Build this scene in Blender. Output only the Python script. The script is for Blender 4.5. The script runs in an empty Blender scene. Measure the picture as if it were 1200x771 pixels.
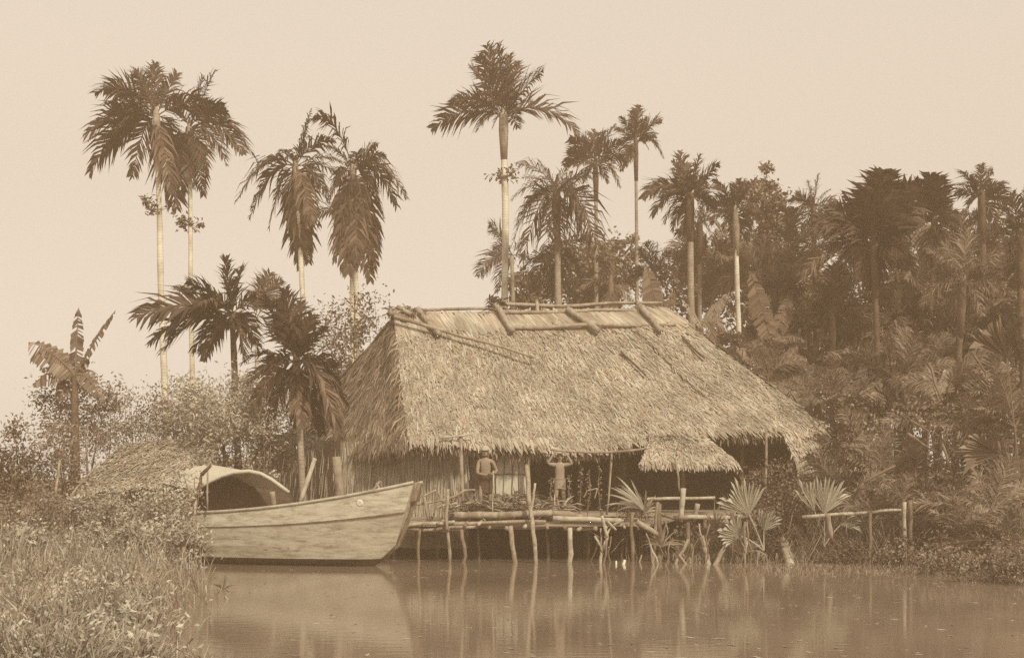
import bpy, math, random
from mathutils import Vector, Matrix, noise
R = random.Random(351)
SC = bpy.context.scene
COL = SC.collection
F = 1448.0          # focal length in photograph pixels (1200 wide)
CAM_Z, HOR = 2.0, 560.0

def at(px, py, Y):
    """a point seen at photograph pixel px, py and Y metres away"""
    return Vector(((px - 600) / F * Y, Y, CAM_Z + (HOR - py) / F * Y))
def onw(px, py):
    """a point of the water surface seen at a pixel"""
    return at(px, py, CAM_Z * F / (py - HOR))
def U(a, b): return R.uniform(a, b)
def rv(s=1.0): return Vector((U(-s, s), U(-s, s), U(-s, s)))

# ------------------------------------------------------------------ terrain
def sstep(a, b, x):
    t = min(1, max(0, (x - a) / (b - a)))
    return t * t * (3 - 2 * t)
def ground_z(x, y):
    xl = -7.0 + (29 - y) * 0.29                 # edge of the left bank
    left = sstep(0.3, -1.8, x - xl) * sstep(6, 12, y)
    yb = 34.5 - 4.6 * sstep(3.0, 9.0, x) - 5.5 * sstep(10.5, 14, x)
    yb += noise.noise(Vector((x * .5, 1.7, 0))) * 1.3 + noise.noise(Vector((x * 1.7, 4.7, 0))) * .5
    back = sstep(-0.6, 2.2, y - yb)
    h = max(left, back)
    n = noise.noise(Vector((x * .35, y * .35, 0))) * .12
    far = .3 * sstep(36, 50, y)
    return -1.1 + 1.35 * h + n * h + far * h

# ------------------------------------------------------------------ materials
def sep(v, k=0.0):
    """an albedo of luminance v in the print's sepia: browner when dark"""
    t = min(1, max(0, (v - .03) / .45))
    g = .64 + .32 * t; b = .44 + .37 * t
    r = v / (.30 + .59 * g + .11 * b)
    return (r, r * g, r * b, 1)
def new_mat(name, rough=.85):
    m = bpy.data.materials.new(name); m.use_nodes = True
    nt = m.node_tree; p = nt.nodes['Principled BSDF']
    p.inputs['Roughness'].default_value = rough
    p.inputs['Specular IOR Level'].default_value = .25
    return m, nt, p
def N(nt, kind, **kw):
    n = nt.nodes.new(kind)
    for k, v in kw.items(): setattr(n, k, v)
    return n
def ramp(nt, src, stops):
    r = N(nt, 'ShaderNodeValToRGB')
    e = r.color_ramp.elements
    while len(e) < len(stops): e.new(.5)
    for el, (p, c) in zip(e, stops): el.position = p; el.color = c
    nt.links.new(src, r.inputs[0]); return r
def mat_leaf(name, lo, hi, rough=.7, transl=.0):
    """each leaf its own tone, drawn at random per island"""
    m, nt, p = new_mat(name, rough)
    g = N(nt, 'ShaderNodeNewGeometry')
    r = ramp(nt, g.outputs['Random Per Island'], [(0, sep(lo)), (.55, sep(lo * .6 + hi * .4)), (1, sep(hi))])
    nz = N(nt, 'ShaderNodeTexNoise'); nz.inputs['Scale'].default_value = 1.3
    tc = N(nt, 'ShaderNodeTexCoord'); nt.links.new(tc.outputs['Object'], nz.inputs['Vector'])
    mx = N(nt, 'ShaderNodeMix', data_type='RGBA', blend_type='MULTIPLY')
    mx.inputs[0].default_value = .7
    rr = ramp(nt, nz.outputs[0], [(.3, (.6, .6, .6, 1)), (.7, (1.3, 1.3, 1.3, 1))])
    nt.links.new(r.outputs[0], mx.inputs[6]); nt.links.new(rr.outputs[0], mx.inputs[7])
    nt.links.new(mx.outputs[2], p.inputs['Base Color'])
    if transl:
        t = N(nt, 'ShaderNodeBsdfTranslucent'); nt.links.new(mx.outputs[2], t.inputs[0])
        ms = N(nt, 'ShaderNodeMixShader'); ms.inputs[0].default_value = transl
        o = nt.nodes['Material Output']
        nt.links.new(p.outputs[0], ms.inputs[1]); nt.links.new(t.outputs[0], ms.inputs[2])
        nt.links.new(ms.outputs[0], o.inputs[0])
    return m
def mat_grain(name, lo, hi, scale=(6, 6, 1.2), bump=.4, rough=.85, detail=8, contrast=(.3, .7), rings=0, spots=0):
    """wood, bark, mud: stretched noise between two tones"""
    m, nt, p = new_mat(name, rough)
    tc = N(nt, 'ShaderNodeTexCoord'); mp = N(nt, 'ShaderNodeMapping')
    mp.inputs['Scale'].default_value = scale
    nt.links.new(tc.outputs['Object'], mp.inputs[0])
    nz = N(nt, 'ShaderNodeTexNoise'); nz.inputs['Detail'].default_value = detail
    nz.inputs['Scale'].default_value = 1; nz.inputs['Roughness'].default_value = .7
    nt.links.new(mp.outputs[0], nz.inputs['Vector'])
    src = nz.outputs[0]
    r = ramp(nt, src, [(contrast[0], sep(lo)), (contrast[1], sep(hi))])
    col = r.outputs[0]
    if rings:
        wv = N(nt, 'ShaderNodeTexWave', bands_direction='Z'); wv.inputs['Scale'].default_value = rings
        wv.inputs['Distortion'].default_value = 1.5; wv.inputs['Detail'].default_value = 3
        nt.links.new(tc.outputs['Object'], wv.inputs['Vector'])
        r2 = ramp(nt, wv.outputs[1], [(.05, (.55, .5, .46, 1)), (.3, (1, 1, 1, 1))])
        mx = N(nt, 'ShaderNodeMix', data_type='RGBA', blend_type='MULTIPLY'); mx.inputs[0].default_value = .32
        nt.links.new(col, mx.inputs[6]); nt.links.new(r2.outputs[0], mx.inputs[7]); col = mx.outputs[2]
    if spots:
        vz = N(nt, 'ShaderNodeTexNoise'); vz.inputs['Scale'].default_value = spots; vz.inputs['Detail'].default_value = 6
        nt.links.new(tc.outputs['Object'], vz.inputs['Vector'])
        r3 = ramp(nt, vz.outputs[0], [(.36, (.62, .56, .5, 1)), (.52, (1, 1, 1, 1)), (.72, (1.12, 1.12, 1.1, 1))])
        mx = N(nt, 'ShaderNodeMix', data_type='RGBA', blend_type='MULTIPLY'); mx.inputs[0].default_value = .8
        nt.links.new(col, mx.inputs[6]); nt.links.new(r3.outputs[0], mx.inputs[7]); col = mx.outputs[2]
    nt.links.new(col, p.inputs['Base Color'])
    if bump:
        b = N(nt, 'ShaderNodeBump'); b.inputs['Strength'].default_value = bump; b.inputs['Distance'].default_value = .02
        nt.links.new(src, b.inputs['Height']); nt.links.new(b.outputs[0], p.inputs['Normal'])
    return m
def mat_hull(name, lo, hi):
    """weathered planks: long grain along the hull, blotches, old tar in short dashes"""
    m, nt, p = new_mat(name, .8)
    tc = N(nt, 'ShaderNodeTexCoord'); mp = N(nt, 'ShaderNodeMapping'); mp.inputs['Scale'].default_value = (1.1, 3, 11)
    nt.links.new(tc.outputs['Object'], mp.inputs[0])
    a = N(nt, 'ShaderNodeTexNoise'); a.inputs['Scale'].default_value = 1; a.inputs['Detail'].default_value = 9; a.inputs['Roughness'].default_value = .72
    nt.links.new(mp.outputs[0], a.inputs['Vector'])
    mq = N(nt, 'ShaderNodeMapping'); mq.inputs['Scale'].default_value = (1.6, 3, 7); nt.links.new(tc.outputs['Object'], mq.inputs[0])
    b = N(nt, 'ShaderNodeTexNoise'); b.inputs['Scale'].default_value = 1.3; b.inputs['Detail'].default_value = 10; b.inputs['Roughness'].default_value = .75
    nt.links.new(mq.outputs[0], b.inputs['Vector'])
    r = ramp(nt, a.outputs[0], [(.28, sep(lo)), (.5, sep((lo + hi) / 2)), (.72, sep(hi))])
    r2 = ramp(nt, b.outputs[0], [(.36, (.5, .45, .39, 1)), (.5, (.92, .91, .9, 1)), (.68, (1.12, 1.11, 1.09, 1))])
    mx = N(nt, 'ShaderNodeMix', data_type='RGBA', blend_type='MULTIPLY'); mx.inputs[0].default_value = .9
    nt.links.new(r.outputs[0], mx.inputs[6]); nt.links.new(r2.outputs[0], mx.inputs[7])
    nt.links.new(mx.outputs[2], p.inputs['Base Color'])
    bp = N(nt, 'ShaderNodeBump'); bp.inputs['Strength'].default_value = .5; bp.inputs['Distance'].default_value = .012
    nt.links.new(a.outputs[0], bp.inputs['Height']); nt.links.new(bp.outputs[0], p.inputs['Normal'])
    return m

M = dict(
    palm=mat_leaf('palm leaf', .028, .085, .6),
    palm_mid=mat_leaf('palm leaf pale', .09, .28, .6, .1),
    palm_dry=mat_leaf('dry palm leaf', .045, .16, .8),
    fan=mat_leaf('fan leaf', .42, .62, .6, .15),
    leaf=mat_leaf('bush leaf', .12, .34, .6, .1),
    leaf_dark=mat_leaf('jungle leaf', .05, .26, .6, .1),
    leaf_pale=mat_leaf('pale shrub leaf', .26, .58, .6, .15),  # paler leaf tone for shrubs and weeds of the left bank
    banana=mat_leaf('banana leaf', .09, .2, .5, .15),
    banana_pale=mat_leaf('pale banana leaf', .22, .38, .5, .15),
    grass=mat_leaf('grass blade', .16, .46, .8, .2),
    reed=mat_leaf('bank reed', .2, .5, .8, .15),
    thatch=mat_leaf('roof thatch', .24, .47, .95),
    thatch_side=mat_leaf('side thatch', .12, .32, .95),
    thatch_core=mat_grain('thatch core', .1, .2, (9, 9, 9), .6),
    bank=mat_leaf('bank leaf', .13, .34, .7, .1),
    brush=mat_leaf('cut brush', .14, .42, .95),
    wall=mat_leaf('wall reed', .26, .54, .95),
    wall_core=mat_grain('wall core', .16, .3, (14, 14, 1.5), .5),
    mat_panel=mat_grain('woven mat', .5, .62, (40, 40, 9), .5, contrast=(.35, .65)),
    interior=mat_grain('dark boards', .05, .1, (2, 2, 9), .4),  # plain dark tone for the inner walls and the shelter backing
    deck=mat_grain('deck boards', .2, .38, (2, 9, 9), .5),
    pole=mat_grain('peeled pole', .2, .4, (9, 9, 3), .5, spots=3),
    pole_dark=mat_grain('weathered pole', .1, .26, (9, 9, 3), .5, spots=3),
    white_pole=mat_grain('bleached pole', .34, .52, (9, 9, 3), .4, spots=4),
    bark=mat_grain('palm bark pale', .2, .42, (5, 5, 5), .5, rings=3.2, spots=1.6),
    bark_white=mat_grain('palm bark bleached', .6, .8, (5, 5, 5), .4, rings=3.2, spots=1.2),
    bark_dark=mat_grain('palm bark dark', .06, .15, (6, 6, 4), .6, rings=3.2, spots=1.6),
    hull=mat_hull('hull planks', .33, .58),
    hull_dark=mat_grain('shaded hull bottom', .05, .1, (2, 2, 8), .3),  # shade under the hull put into a dark colour
    boatmat=mat_grain('boat mat', .42, .6, (3, 30, 30), .4),
    mud=mat_grain('bank mud', .08, .18, (1.5, 1.5, 1.5), .8),
    white=mat_grain('whitewash', .6, .75, (6, 6, 6), .2),
    skin=mat_grain('skin', .22, .27, (8, 8, 8), .05, .55),
    skin_youth=mat_grain('skin youth', .25, .3, (8, 8, 8), .05, .55),  # the youth's skin, slightly paler than the man's
    hair=mat_grain('hair', .02, .04, (30, 30, 6), .3, .6),
    cloth=mat_grain('dark cloth', .05, .08, (14, 14, 14), .5),
    cloth_pale=mat_grain('pale cloth', .4, .52, (10, 10, 10), .5),
    cloth_mid=mat_grain('mid cloth', .25, .34, (10, 10, 10), .5),
    eye=mat_grain('eye', .02, .03, (3, 3, 3), 0, .3),
)
# ------------------------------------------------------------------ mesh builder
class MB:
    def __init__(s): s.v = []; s.f = []
    def add(s, vs, fs):
        o = len(s.v); s.v += [tuple(v) for v in vs]; s.f += [tuple(i + o for i in f) for f in fs]
    def tube(s, pts, rad, n=7, wob=0.0, cap=True):
        pts = [Vector(p) for p in pts]
        if not hasattr(rad, '__len__'): rad = [rad] * len(pts)
        vs = []; k = len(pts); up = None; kn = [1 + (U(-.6, 1.5) * wob if wob and 0 < i < k - 1 else 0) for i in range(k)]
        for i, p in enumerate(pts):
            t = (pts[min(i + 1, k - 1)] - pts[max(i - 1, 0)]).normalized()
            a = t.orthogonal().normalized() if up is None else (up - t * up.dot(t)).normalized()
            up = a; b = t.cross(a)
            for j in range(n):
                th = 2 * math.pi * j / n
                r = rad[i] * kn[i] * (1 + U(-wob, wob))
                vs.append(p + (a * math.cos(th) + b * math.sin(th)) * r)
        fs = [(i * n + j, i * n + (j + 1) % n, (i + 1) * n + (j + 1) % n, (i + 1) * n + j) for i in range(k - 1) for j in range(n)]
        if cap: fs += [tuple(range(n))[::-1], tuple((k - 1) * n + j for j in range(n))]
        s.add(vs, fs)
    def stick(s, a, b, r0, r1=None, n=7, segs=5, bend=.02, wob=.08):
        """a crooked pole from a to b"""
        a, b = Vector(a), Vector(b); r1 = r0 if r1 is None else r1
        L = (b - a).length; off = Vector((0, 0, 0)); pts = []; rad = []
        ph = rv(3)
        for i in range(segs + 1):
            t = i / segs
            e = math.sin(math.pi * t)
            o = Vector((noise.noise(ph + Vector((t * 2.3, 0, 0))), noise.noise(ph + Vector((0, t * 2.3, 5))), noise.noise(ph + Vector((7, 0, t * 2.3))))) * L * bend * 2 * e
            pts.append(a.lerp(b, t) + o); rad.append(r0 + (r1 - r0) * t)
        s.tube(pts, rad, n, wob)
    def blade(s, p, d, L, w, sag=.3, side=None, mid=.55, tipw=.0):
        """a narrow leaf: base, middle, tip"""
        p, d = Vector(p), Vector(d).normalized()
        sd = side if side is not None else d.cross(rv() + Vector((0, 0, .01)))
        if sd.length < 1e-4: sd = d.orthogonal()
        sd = sd.normalized() * w * .5
        m = p + d * L * mid
        d2 = (d + Vector((0, 0, -sag))).normalized()
        e = m + d2 * L * (1 - mid)
        if tipw:
            s.add([p - sd * .7, p + sd * .7, m + sd, m - sd, e + sd * tipw, e - sd * tipw], [(0, 1, 2, 3), (3, 2, 4, 5)])
        else:
            s.add([p - sd * .55, p + sd * .55, m + sd, m - sd, e], [(0, 1, 2, 3), (3, 2, 4)])
    def leaf(s, p, L, w, up=.6):
        n = (rv() + Vector((0, -.25, up))).normalized()
        d = n.cross(rv() + Vector((.01, 0, 0))).normalized()
        sd = n.cross(d) * w * .5
        p = Vector(p)
        s.add([p - d * L * .5, p + sd + n * L * .06, p + d * L * .5, p - sd + n * L * .06], [(0, 1, 2, 3)])
    def build(s, name, mat, parent=None, origin=None, smooth=False):
        o = wloc(parent) if parent else (Vector(origin) if origin is not None else Vector((0, 0, 0)))
        me = bpy.data.meshes.new(name)
        me.from_pydata([(v[0] - o.x, v[1] - o.y, v[2] - o.z) for v in s.v], [], s.f)
        me.materials.append(M[mat] if isinstance(mat, str) else mat)
        if smooth: me.polygons.foreach_set('use_smooth', [True] * len(me.polygons))
        me.update()
        ob = bpy.data.objects.new(name, me); COL.objects.link(ob)
        if parent: ob.parent = parent
        else: ob.location = o
        return ob
def wloc(o):
    v = Vector((0, 0, 0))
    while o: v += Vector(o.location); o = o.parent
    return v
def tag(o, label, cat, group=None):
    o['label'] = label; o['category'] = cat
    if group: o['group'] = group
    return o
def thing(name, label, cat, loc, group=None):
    o = bpy.data.objects.new(name, None); COL.objects.link(o); o.location = loc
    o.empty_display_size = .2
    return tag(o, label, cat, group)
def structure(o, kind='structure'):
    o['kind'] = kind; return o
def bez(a, c, b, n):
    return [a * (1 - t) ** 2 + c * 2 * t * (1 - t) + b * t * t for t in [i / n for i in range(n + 1)]]
SKY_S, SUN_S, EXPO, HAZE, SKY_G = .15, 3.8, 0.08, .0060, 3.85
# ------------------------------------------------------------------ light, air, camera
W = bpy.data.worlds.new('World'); SC.world = W; W.use_nodes = True
nt = W.node_tree
SUN_EL, SUN_AZ = math.radians(41), math.radians(150)
sky = N(nt, 'ShaderNodeTexSky', sky_type='NISHITA', sun_disc=False)
sky.sun_elevation = SUN_EL; sky.sun_rotation = SUN_AZ; sky.dust_density = 0.8; sky.air_density = 1.0
sp = N(nt, 'ShaderNodeSeparateColor'); nt.links.new(sky.outputs[0], sp.inputs[0])
mul = N(nt, 'ShaderNodeMix', data_type='RGBA', blend_type='MULTIPLY'); mul.inputs[0].default_value = 1
pw = N(nt, 'ShaderNodeMath', operation='POWER'); pw.inputs[1].default_value = .22      # bright haze flattens the sky
nt.links.new(sp.outputs[2], pw.inputs[0])
gn = N(nt, 'ShaderNodeMath', operation='MULTIPLY'); gn.inputs[1].default_value = SKY_G; nt.links.new(pw.outputs[0], gn.inputs[0])
nt.links.new(gn.outputs[0], mul.inputs[6]); mul.inputs[7].default_value = (1.0, .9, .765, 1)   # the plate saw only blue: the sky of a sepia print
nt.links.new(mul.outputs[2], nt.nodes['Background'].inputs[0])
nt.nodes['Background'].inputs[1].default_value = SKY_S
sd = Vector((math.sin(SUN_AZ) * math.cos(SUN_EL), math.cos(SUN_AZ) * math.cos(SUN_EL), math.sin(SUN_EL)))
sl = bpy.data.lights.new('sun', 'SUN'); sl.energy = SUN_S; sl.angle = math.radians(5); sl.color = (1, .9, .68)
so = bpy.data.objects.new('sun', sl); COL.objects.link(so); so.rotation_euler = sd.to_track_quat('Z', 'Y').to_euler()
so.location = (10, -10, 30)
cam = bpy.data.cameras.new('camera'); co = bpy.data.objects.new('camera', cam); COL.objects.link(co)
co.location = (0, 0, CAM_Z); co.rotation_euler = (math.radians(90), 0, 0)
cam.sensor_width = 36; cam.lens = 36 * F / 1200; cam.shift_y = (HOR - 385.5) / 1200; cam.clip_end = 3000
SC.camera = co
SC.view_settings.view_transform = 'Standard'; SC.view_settings.look = 'None'; SC.view_settings.exposure = EXPO; SC.view_settings.gamma = 1
SC.cycles.use_denoising = False
SC.cycles.max_bounces = 6; SC.cycles.diffuse_bounces = 3; SC.cycles.transparent_max_bounces = 4; SC.cycles.volume_bounces = 0

# ------------------------------------------------------------------ ground and water
g = MB()
xs = [-900, -400, -200, -100, -60] + [-40 + i * .8 for i in range(101)] + [60, 100, 200, 400, 900]
ys = [-200, -60, -20] + [-4 + i * .8 for i in range(90)] + [75, 90, 120, 200, 400, 900, 1500]
g.add([(x, y, ground_z(x, y)) for y in ys for x in xs],
      [(j * len(xs) + i, j * len(xs) + i + 1, (j + 1) * len(xs) + i + 1, (j + 1) * len(xs) + i) for j in range(len(ys) - 1) for i in range(len(xs) - 1)])
structure(g.build('ground', 'mud', smooth=True))
m, nt, p = new_mat('river water', .035)
p.inputs['IOR'].default_value = 1.33; p.inputs['Specular IOR Level'].default_value = .5
tc = N(nt, 'ShaderNodeTexCoord'); mp = N(nt, 'ShaderNodeMapping'); mp.inputs['Scale'].default_value = (1.2, 4, 1)
nt.links.new(tc.outputs['Object'], mp.inputs[0])
nz = N(nt, 'ShaderNodeTexNoise'); nz.inputs['Scale'].default_value = 2.0; nz.inputs['Detail'].default_value = 5
nt.links.new(mp.outputs[0], nz.inputs['Vector'])
b = N(nt, 'ShaderNodeBump'); b.inputs['Strength'].default_value = .16; b.inputs['Distance'].default_value = .012
nt.links.new(nz.outputs[0], b.inputs['Height']); nt.links.new(b.outputs[0], p.inputs['Normal'])
n2 = N(nt, 'ShaderNodeTexNoise'); n2.inputs['Scale'].default_value = .35; n2.inputs['Detail'].default_value = 6
nt.links.new(tc.outputs['Object'], n2.inputs['Vector'])
r = ramp(nt, n2.outputs[0], [(.3, sep(.16)), (.7, sep(.22))]); nt.links.new(r.outputs[0], p.inputs['Base Color'])
w = MB(); w.add([(-900, -200, 0), (900, -200, 0), (900, 900, 0), (-900, 900, 0)], [(0, 1, 2, 3)])
structure(w.build('water', m))

if HAZE:  # even thin volume, added to lift the dark tones
    hz = MB()
    x0, x1, y0, y1, z0, z1 = -48, 48, -12, 66, -2.2, 19
    hz.add([(x, y, z) for z in (z0, z1) for x, y in ((x0, y0), (x1, y0), (x1, y1), (x0, y1))],
           [(3, 2, 1, 0), (4, 5, 6, 7), (0, 1, 5, 4), (1, 2, 6, 5), (2, 3, 7, 6), (3, 0, 4, 7)])
    hm = bpy.data.materials.new('tone lift haze'); hm.use_nodes = True; nt = hm.node_tree
    nt.nodes.remove(nt.nodes['Principled BSDF'])
    pv = N(nt, 'ShaderNodeVolumePrincipled'); pv.inputs['Density'].default_value = HAZE
    pv.inputs['Color'].default_value = (1, .7, .46, 1); pv.inputs['Anisotropy'].default_value = 0
    nt.links.new(pv.outputs[0], nt.nodes['Material Output'].inputs['Volume'])
    structure(hz.build('haze', hm), 'stuff')

# ------------------------------------------------------------------ plant makers
def frond_mesh(mb, a, c, b, leaf=.3, n=24, roll=None, wid=.05, rag=.3, sag=.5, start=.16):
    """a feather leaf along the curve a-c-b"""
    pts = bez(a, c, b, 10); L = sum((pts[i + 1] - pts[i]).length for i in range(10))
    mb.tube(pts, [max(.008, L * .012 * (1 - .8 * i / 10)) for i in range(11)], 4)
    roll = U(-1.1, 1.1) if roll is None else roll
    for i in range(n):
        t = start + (1 - start) * (i + U(-.2, .2)) / (n - 1); t = min(max(t, 0), .995)
        k = t * 10; j = min(9, int(k)); p = pts[j].lerp(pts[j + 1], k - j)
        T = (pts[j + 1] - pts[j]).normalized()
        S = T.cross(Vector((0, 0, 1)))
        S = S.normalized() if S.length > .05 else Vector((1, 0, 0))
        S = Matrix.Rotation(roll, 3, T) @ S
        Nn = S.cross(T)
        ll = L * leaf * 1.15 * (.22 + 1.0 * math.sin(math.pi * min(1, (t * .78 + .2)))) * U(1 - rag * 1.4, 1 + rag * .5)
        for q in (-1, 1):
            if R.random() < .13: continue
            d = T * (.62 + .55 * t) + S * q * U(.65, 1.0) + Nn * U(-.1, .4) + rv(.16)
            mb.blade(p, d, ll, L * wid * U(.26, .72), sag * U(.5, 1.5), (Nn.cross(d) + rv(.35)), .5)
def palm(label, Y, C, base, w, tips, extra=5, leaf=.3, mat='palm', trunk='bark', skirt=(), group='palms behind the house', lean=0, wid=.05, n=38, fruit=None, sag=.55, ln=1.0, shaft=True):
    c = at(C[0], C[1], Y); bb = at(base[0], base[1], Y); k = Y / F
    dx = (bb.x - c.x) / max(.5, c.z - bb.z)
    gz = ground_z(bb.x, Y) - .1
    gx = bb.x + dx * max(0, bb.z - gz) * .6
    root = thing('palm_tree', label, 'palm', (gx, Y, max(gz, -.4)), group)
    t = MB(); r = w * k / 2 * .85
    pts = []; rad = []
    for i in range(15):
        s = i / 14
        z = gz + (c.z - gz) * s
        x = c.x + dx * (c.z - z) if z > bb.z else bb.x + dx * (bb.z - z) * .6
        pts.append(Vector((x + noise.noise(Vector((gx, Y, s * 3))) * r * .9 * math.sin(math.pi * min(1, s * 1.08)), Y + .1 * (1 - s) * math.sin(s * 3 + gx), z))); rad.append(r * (1.25 - .4 * s + (.25 * (1 - s) ** 6)))
    t.tube(pts, rad, 9, .06)
    t.build('trunk', trunk, root, smooth=True)
    if shaft:      # the smooth sheath of leaf bases under the crown
        cs = MB(); cs.tube([c + Vector((dx * 1.5, 0, -1.5)), c + Vector((dx * .45, 0, -.45)), c + Vector((0, 0, .04)), c + Vector((0, 0, .4))], [r * 1.02, r * 1.4, r * 1.2, r * .4], 8, .08)
        cs.build('crown_shaft', 'palm_mid' if mat != 'palm' else ('bark' if trunk == 'bark_white' else 'bark_dark'), root, smooth=True)
    def fr(tip, m, ll=leaf, ssag=sag):
        x, y = tip[0], tip[1]; lift = tip[2] if len(tip) > 2 else None
        L = math.hypot(x - C[0], y - C[1])
        dyy = U(-.45, .45) * L * k
        e = at(x, y, Y) + Vector((0, dyy, 0))
        dxp, up = x - C[0], C[1] - y
        if lift is None: lift = .16 * L if up > .6 * L else (.3 * L if up > -.3 * L else .42 * L)
        cc = c + Vector((dxp * .52 * k, dyy * .45, (up * .5 + lift) * k))
        mb = MB(); frond_mesh(mb, c + rv(r * .6), cc, e, ll, n, None, wid, .3, ssag)
        mb.build('frond', m, root)
    for tp in tips: fr(tp, mat)
    Lm = sum(math.hypot(t_[0] - C[0], t_[1] - C[1]) for t_ in tips) / max(1, len(tips)) * k * ln
    for i in range(extra):
        az = U(0, 2 * math.pi); el = U(-.15, .9)
        L = Lm * U(.75, 1.0)
        d = Vector((math.cos(az) * .55, math.sin(az), math.tan(el) * .6)).normalized()
        cc = c + d * L * .55 + Vector((0, 0, .12 * L)); e = cc + (d + Vector((0, 0, -.9))).normalized() * L * .5
        mb = MB(); frond_mesh(mb, c, cc, e, leaf, n, None, wid, .3, sag); mb.build('frond', mat, root)
    for tp in skirt:
        fr(tp, 'palm_dry', leaf * .8, 1.2)
    if fruit:
        for (fx, fy, fr_) in fruit:
            mb = MB(); q = at(fx, fy, Y) + Vector((0, -.1, 0))
            for i in range(6):
                e = q + Vector((U(-1, 1), U(-.5, .5), U(-.7, .7))) * fr_ * k
                mb.stick(q, e, .012, n=4, segs=2)
                for j in range(9): mb.leaf(e + rv(.16), .16, .1)
            mb.build('fruit_bunch', 'leaf_dark', root)
    return root
def bush(label, cx, cy, rx, ry, Y, nleaf=1500, size=.11, mat='leaf', name='shrub', cat='shrub', group=None, clumps=22, depth=None, spread=.3, stem='pole_dark', hollow=.35, base=None):
    k = Y / F; c = at(cx, cy, Y); rx *= k; rz = ry * k; ryy = depth if depth else rx * .7
    gz = ground_z(c.x, Y)
    lo = min(gz, c.z - rz) if base is None else base
    root = thing(name, label, cat, (c.x, Y, max(gz, -.3)), group)
    cl = []
    for i in range(clumps):
        while 1:
            v = rv()
            if hollow < v.length < 1: break
        cl.append((Vector((c.x + v.x * rx, Y + v.y * ryy, c.z + v.z * rz)), U(.6, 1.3)))
    f = MB(); s_ = spread * min(rx, rz)
    for i in range(nleaf):
        q, w = R.choice(cl)
        p = q + Vector((R.gauss(0, 1), R.gauss(0, 1), R.gauss(0, .75))) * s_ * w
        if p.z < gz: p.z = gz + U(0, .2)
        f.leaf(p, size * U(.6, 1.5), size * U(.3, .7))
    f.build('foliage', mat, root)
    st = MB(); b0 = Vector((c.x, Y, lo - .1))
    for q, w in cl[:9]:
        st.stick(b0 + rv(.12) * Vector((1, 1, 0)) if False else b0 + Vector((U(-.15, .15), U(-.15, .15), 0)), q, .022, .008, 5, 5, .06)
    st.build('stem', stem, root, smooth=True)
    return root
def tree(label, cx, cy, rx, ry, Y, nleaf=3000, size=.2, mat='leaf_dark', base=None, tw=9, clumps=34, spread=.24, group='jungle trees behind the house', hollow=.3):
    k = Y / F; c = at(cx, cy, Y); rx *= k; rz = ry * k
    bx = at(base if base else cx, 500, Y).x; gz = ground_z(bx, Y)
    root = thing('jungle_tree', label, 'tree', (bx, Y, gz), group)
    cl = []
    for i in range(clumps):
        while 1:
            v = rv()
            if hollow < v.length < 1: break
        cl.append((Vector((c.x + v.x * rx, Y + v.y * rx * .7, c.z + v.z * rz)), U(.5, 1.4)))
    f = MB(); s_ = spread * min(rx, rz)
    for i in range(nleaf):
        q, w = R.choice(cl)
        f.leaf(q + Vector((R.gauss(0, 1), R.gauss(0, 1), R.gauss(0, .7))) * s_ * w, size * U(.6, 1.4), size * U(.35, .75))
    f.build('crown', mat, root)
    t = MB(); fork = Vector((c.x * .6 + bx * .4, Y, c.z - rz * .55)); r = tw * k / 2
    t.stick(Vector((bx, Y, gz - .1)), fork, r * 1.2, r * .8, 8, 7, .03)
    for q, w in cl[:11]: t.stick(fork + rv(r * .3), q, r * .5, r * .14, 5, 5, .06)
    t.build('trunk', 'bark_dark', root, smooth=True)
    return root
def banana(label, Y, C, leaves, mat='banana', wid=.2, stem=True, base=None, group='banana plants', torn=.12):
    k = Y / F; c = at(C[0], C[1], Y); gz = ground_z(c.x, Y)
    root = thing('banana_plant', label, 'banana plant', (c.x, Y, max(-.3, gz)), group)
    if stem:
        t = MB(); t.tube([Vector((c.x + .05, Y, gz - .1)), Vector((c.x, Y, (gz + c.z) / 2)), c], [.13, .11, .07], 9, .06); t.build('stem', 'bark_dark', root, smooth=True)
    for lf in leaves:
        x, y = lf[0], lf[1]; lift = lf[2] if len(lf) > 2 else .25; wd = lf[3] if len(lf) > 3 else wid
        L = math.hypot(x - C[0], y - C[1]); dyy = U(-.3, .3) * L * k
        e = at(x, y, Y) + Vector((0, dyy, 0))
        cc = c.lerp(e, .5) + Vector((0, dyy * .1, lift * L * k))
        n = 44; pts = bez(c, cc, e, n); mb = MB(); Lm = L * k
        mb.tube(pts, [max(.006, .03 * (1 - .85 * i / n)) for i in range(n + 1)], 5)
        roll = U(-.6, .6)
        for q in (-1, 1):
            prev = None
            for i in range(3, n + 1):
                t = (i - 3) / (n - 3)
                T = (pts[min(i + 1, n)] - pts[i - 1]).normalized()
                S = T.cross(Vector((0, -1, .6))); S = (S.normalized() if S.length > .05 else Vector((1, 0, 0)))
                S = Matrix.Rotation(roll, 3, T) @ S
                ww = Lm * wd * (max(0, math.sin(math.pi * min(1, .1 + t * .9))) ** .55)
                tear = R.random() < torn * U(.6, 1.9)
                edge = pts[i] + S * q * ww * U(.84, 1.06) + Vector((0, 0, -.42 * ww * U(.6, 1.3))) + T * U(-.03, .03)
                cur = (pts[i] + S * q * .012, edge)
                if prev is not None and not tear: mb.add([prev[0], cur[0], cur[1], prev[1]], [(0, 1, 2, 3)])
                prev = cur if not tear else (cur[0], cur[1] + T * Lm * .012 + Vector((0, 0, -.3 * ww * R.random())))
        mb.build('leaf', mat, root)
    return root
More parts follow.
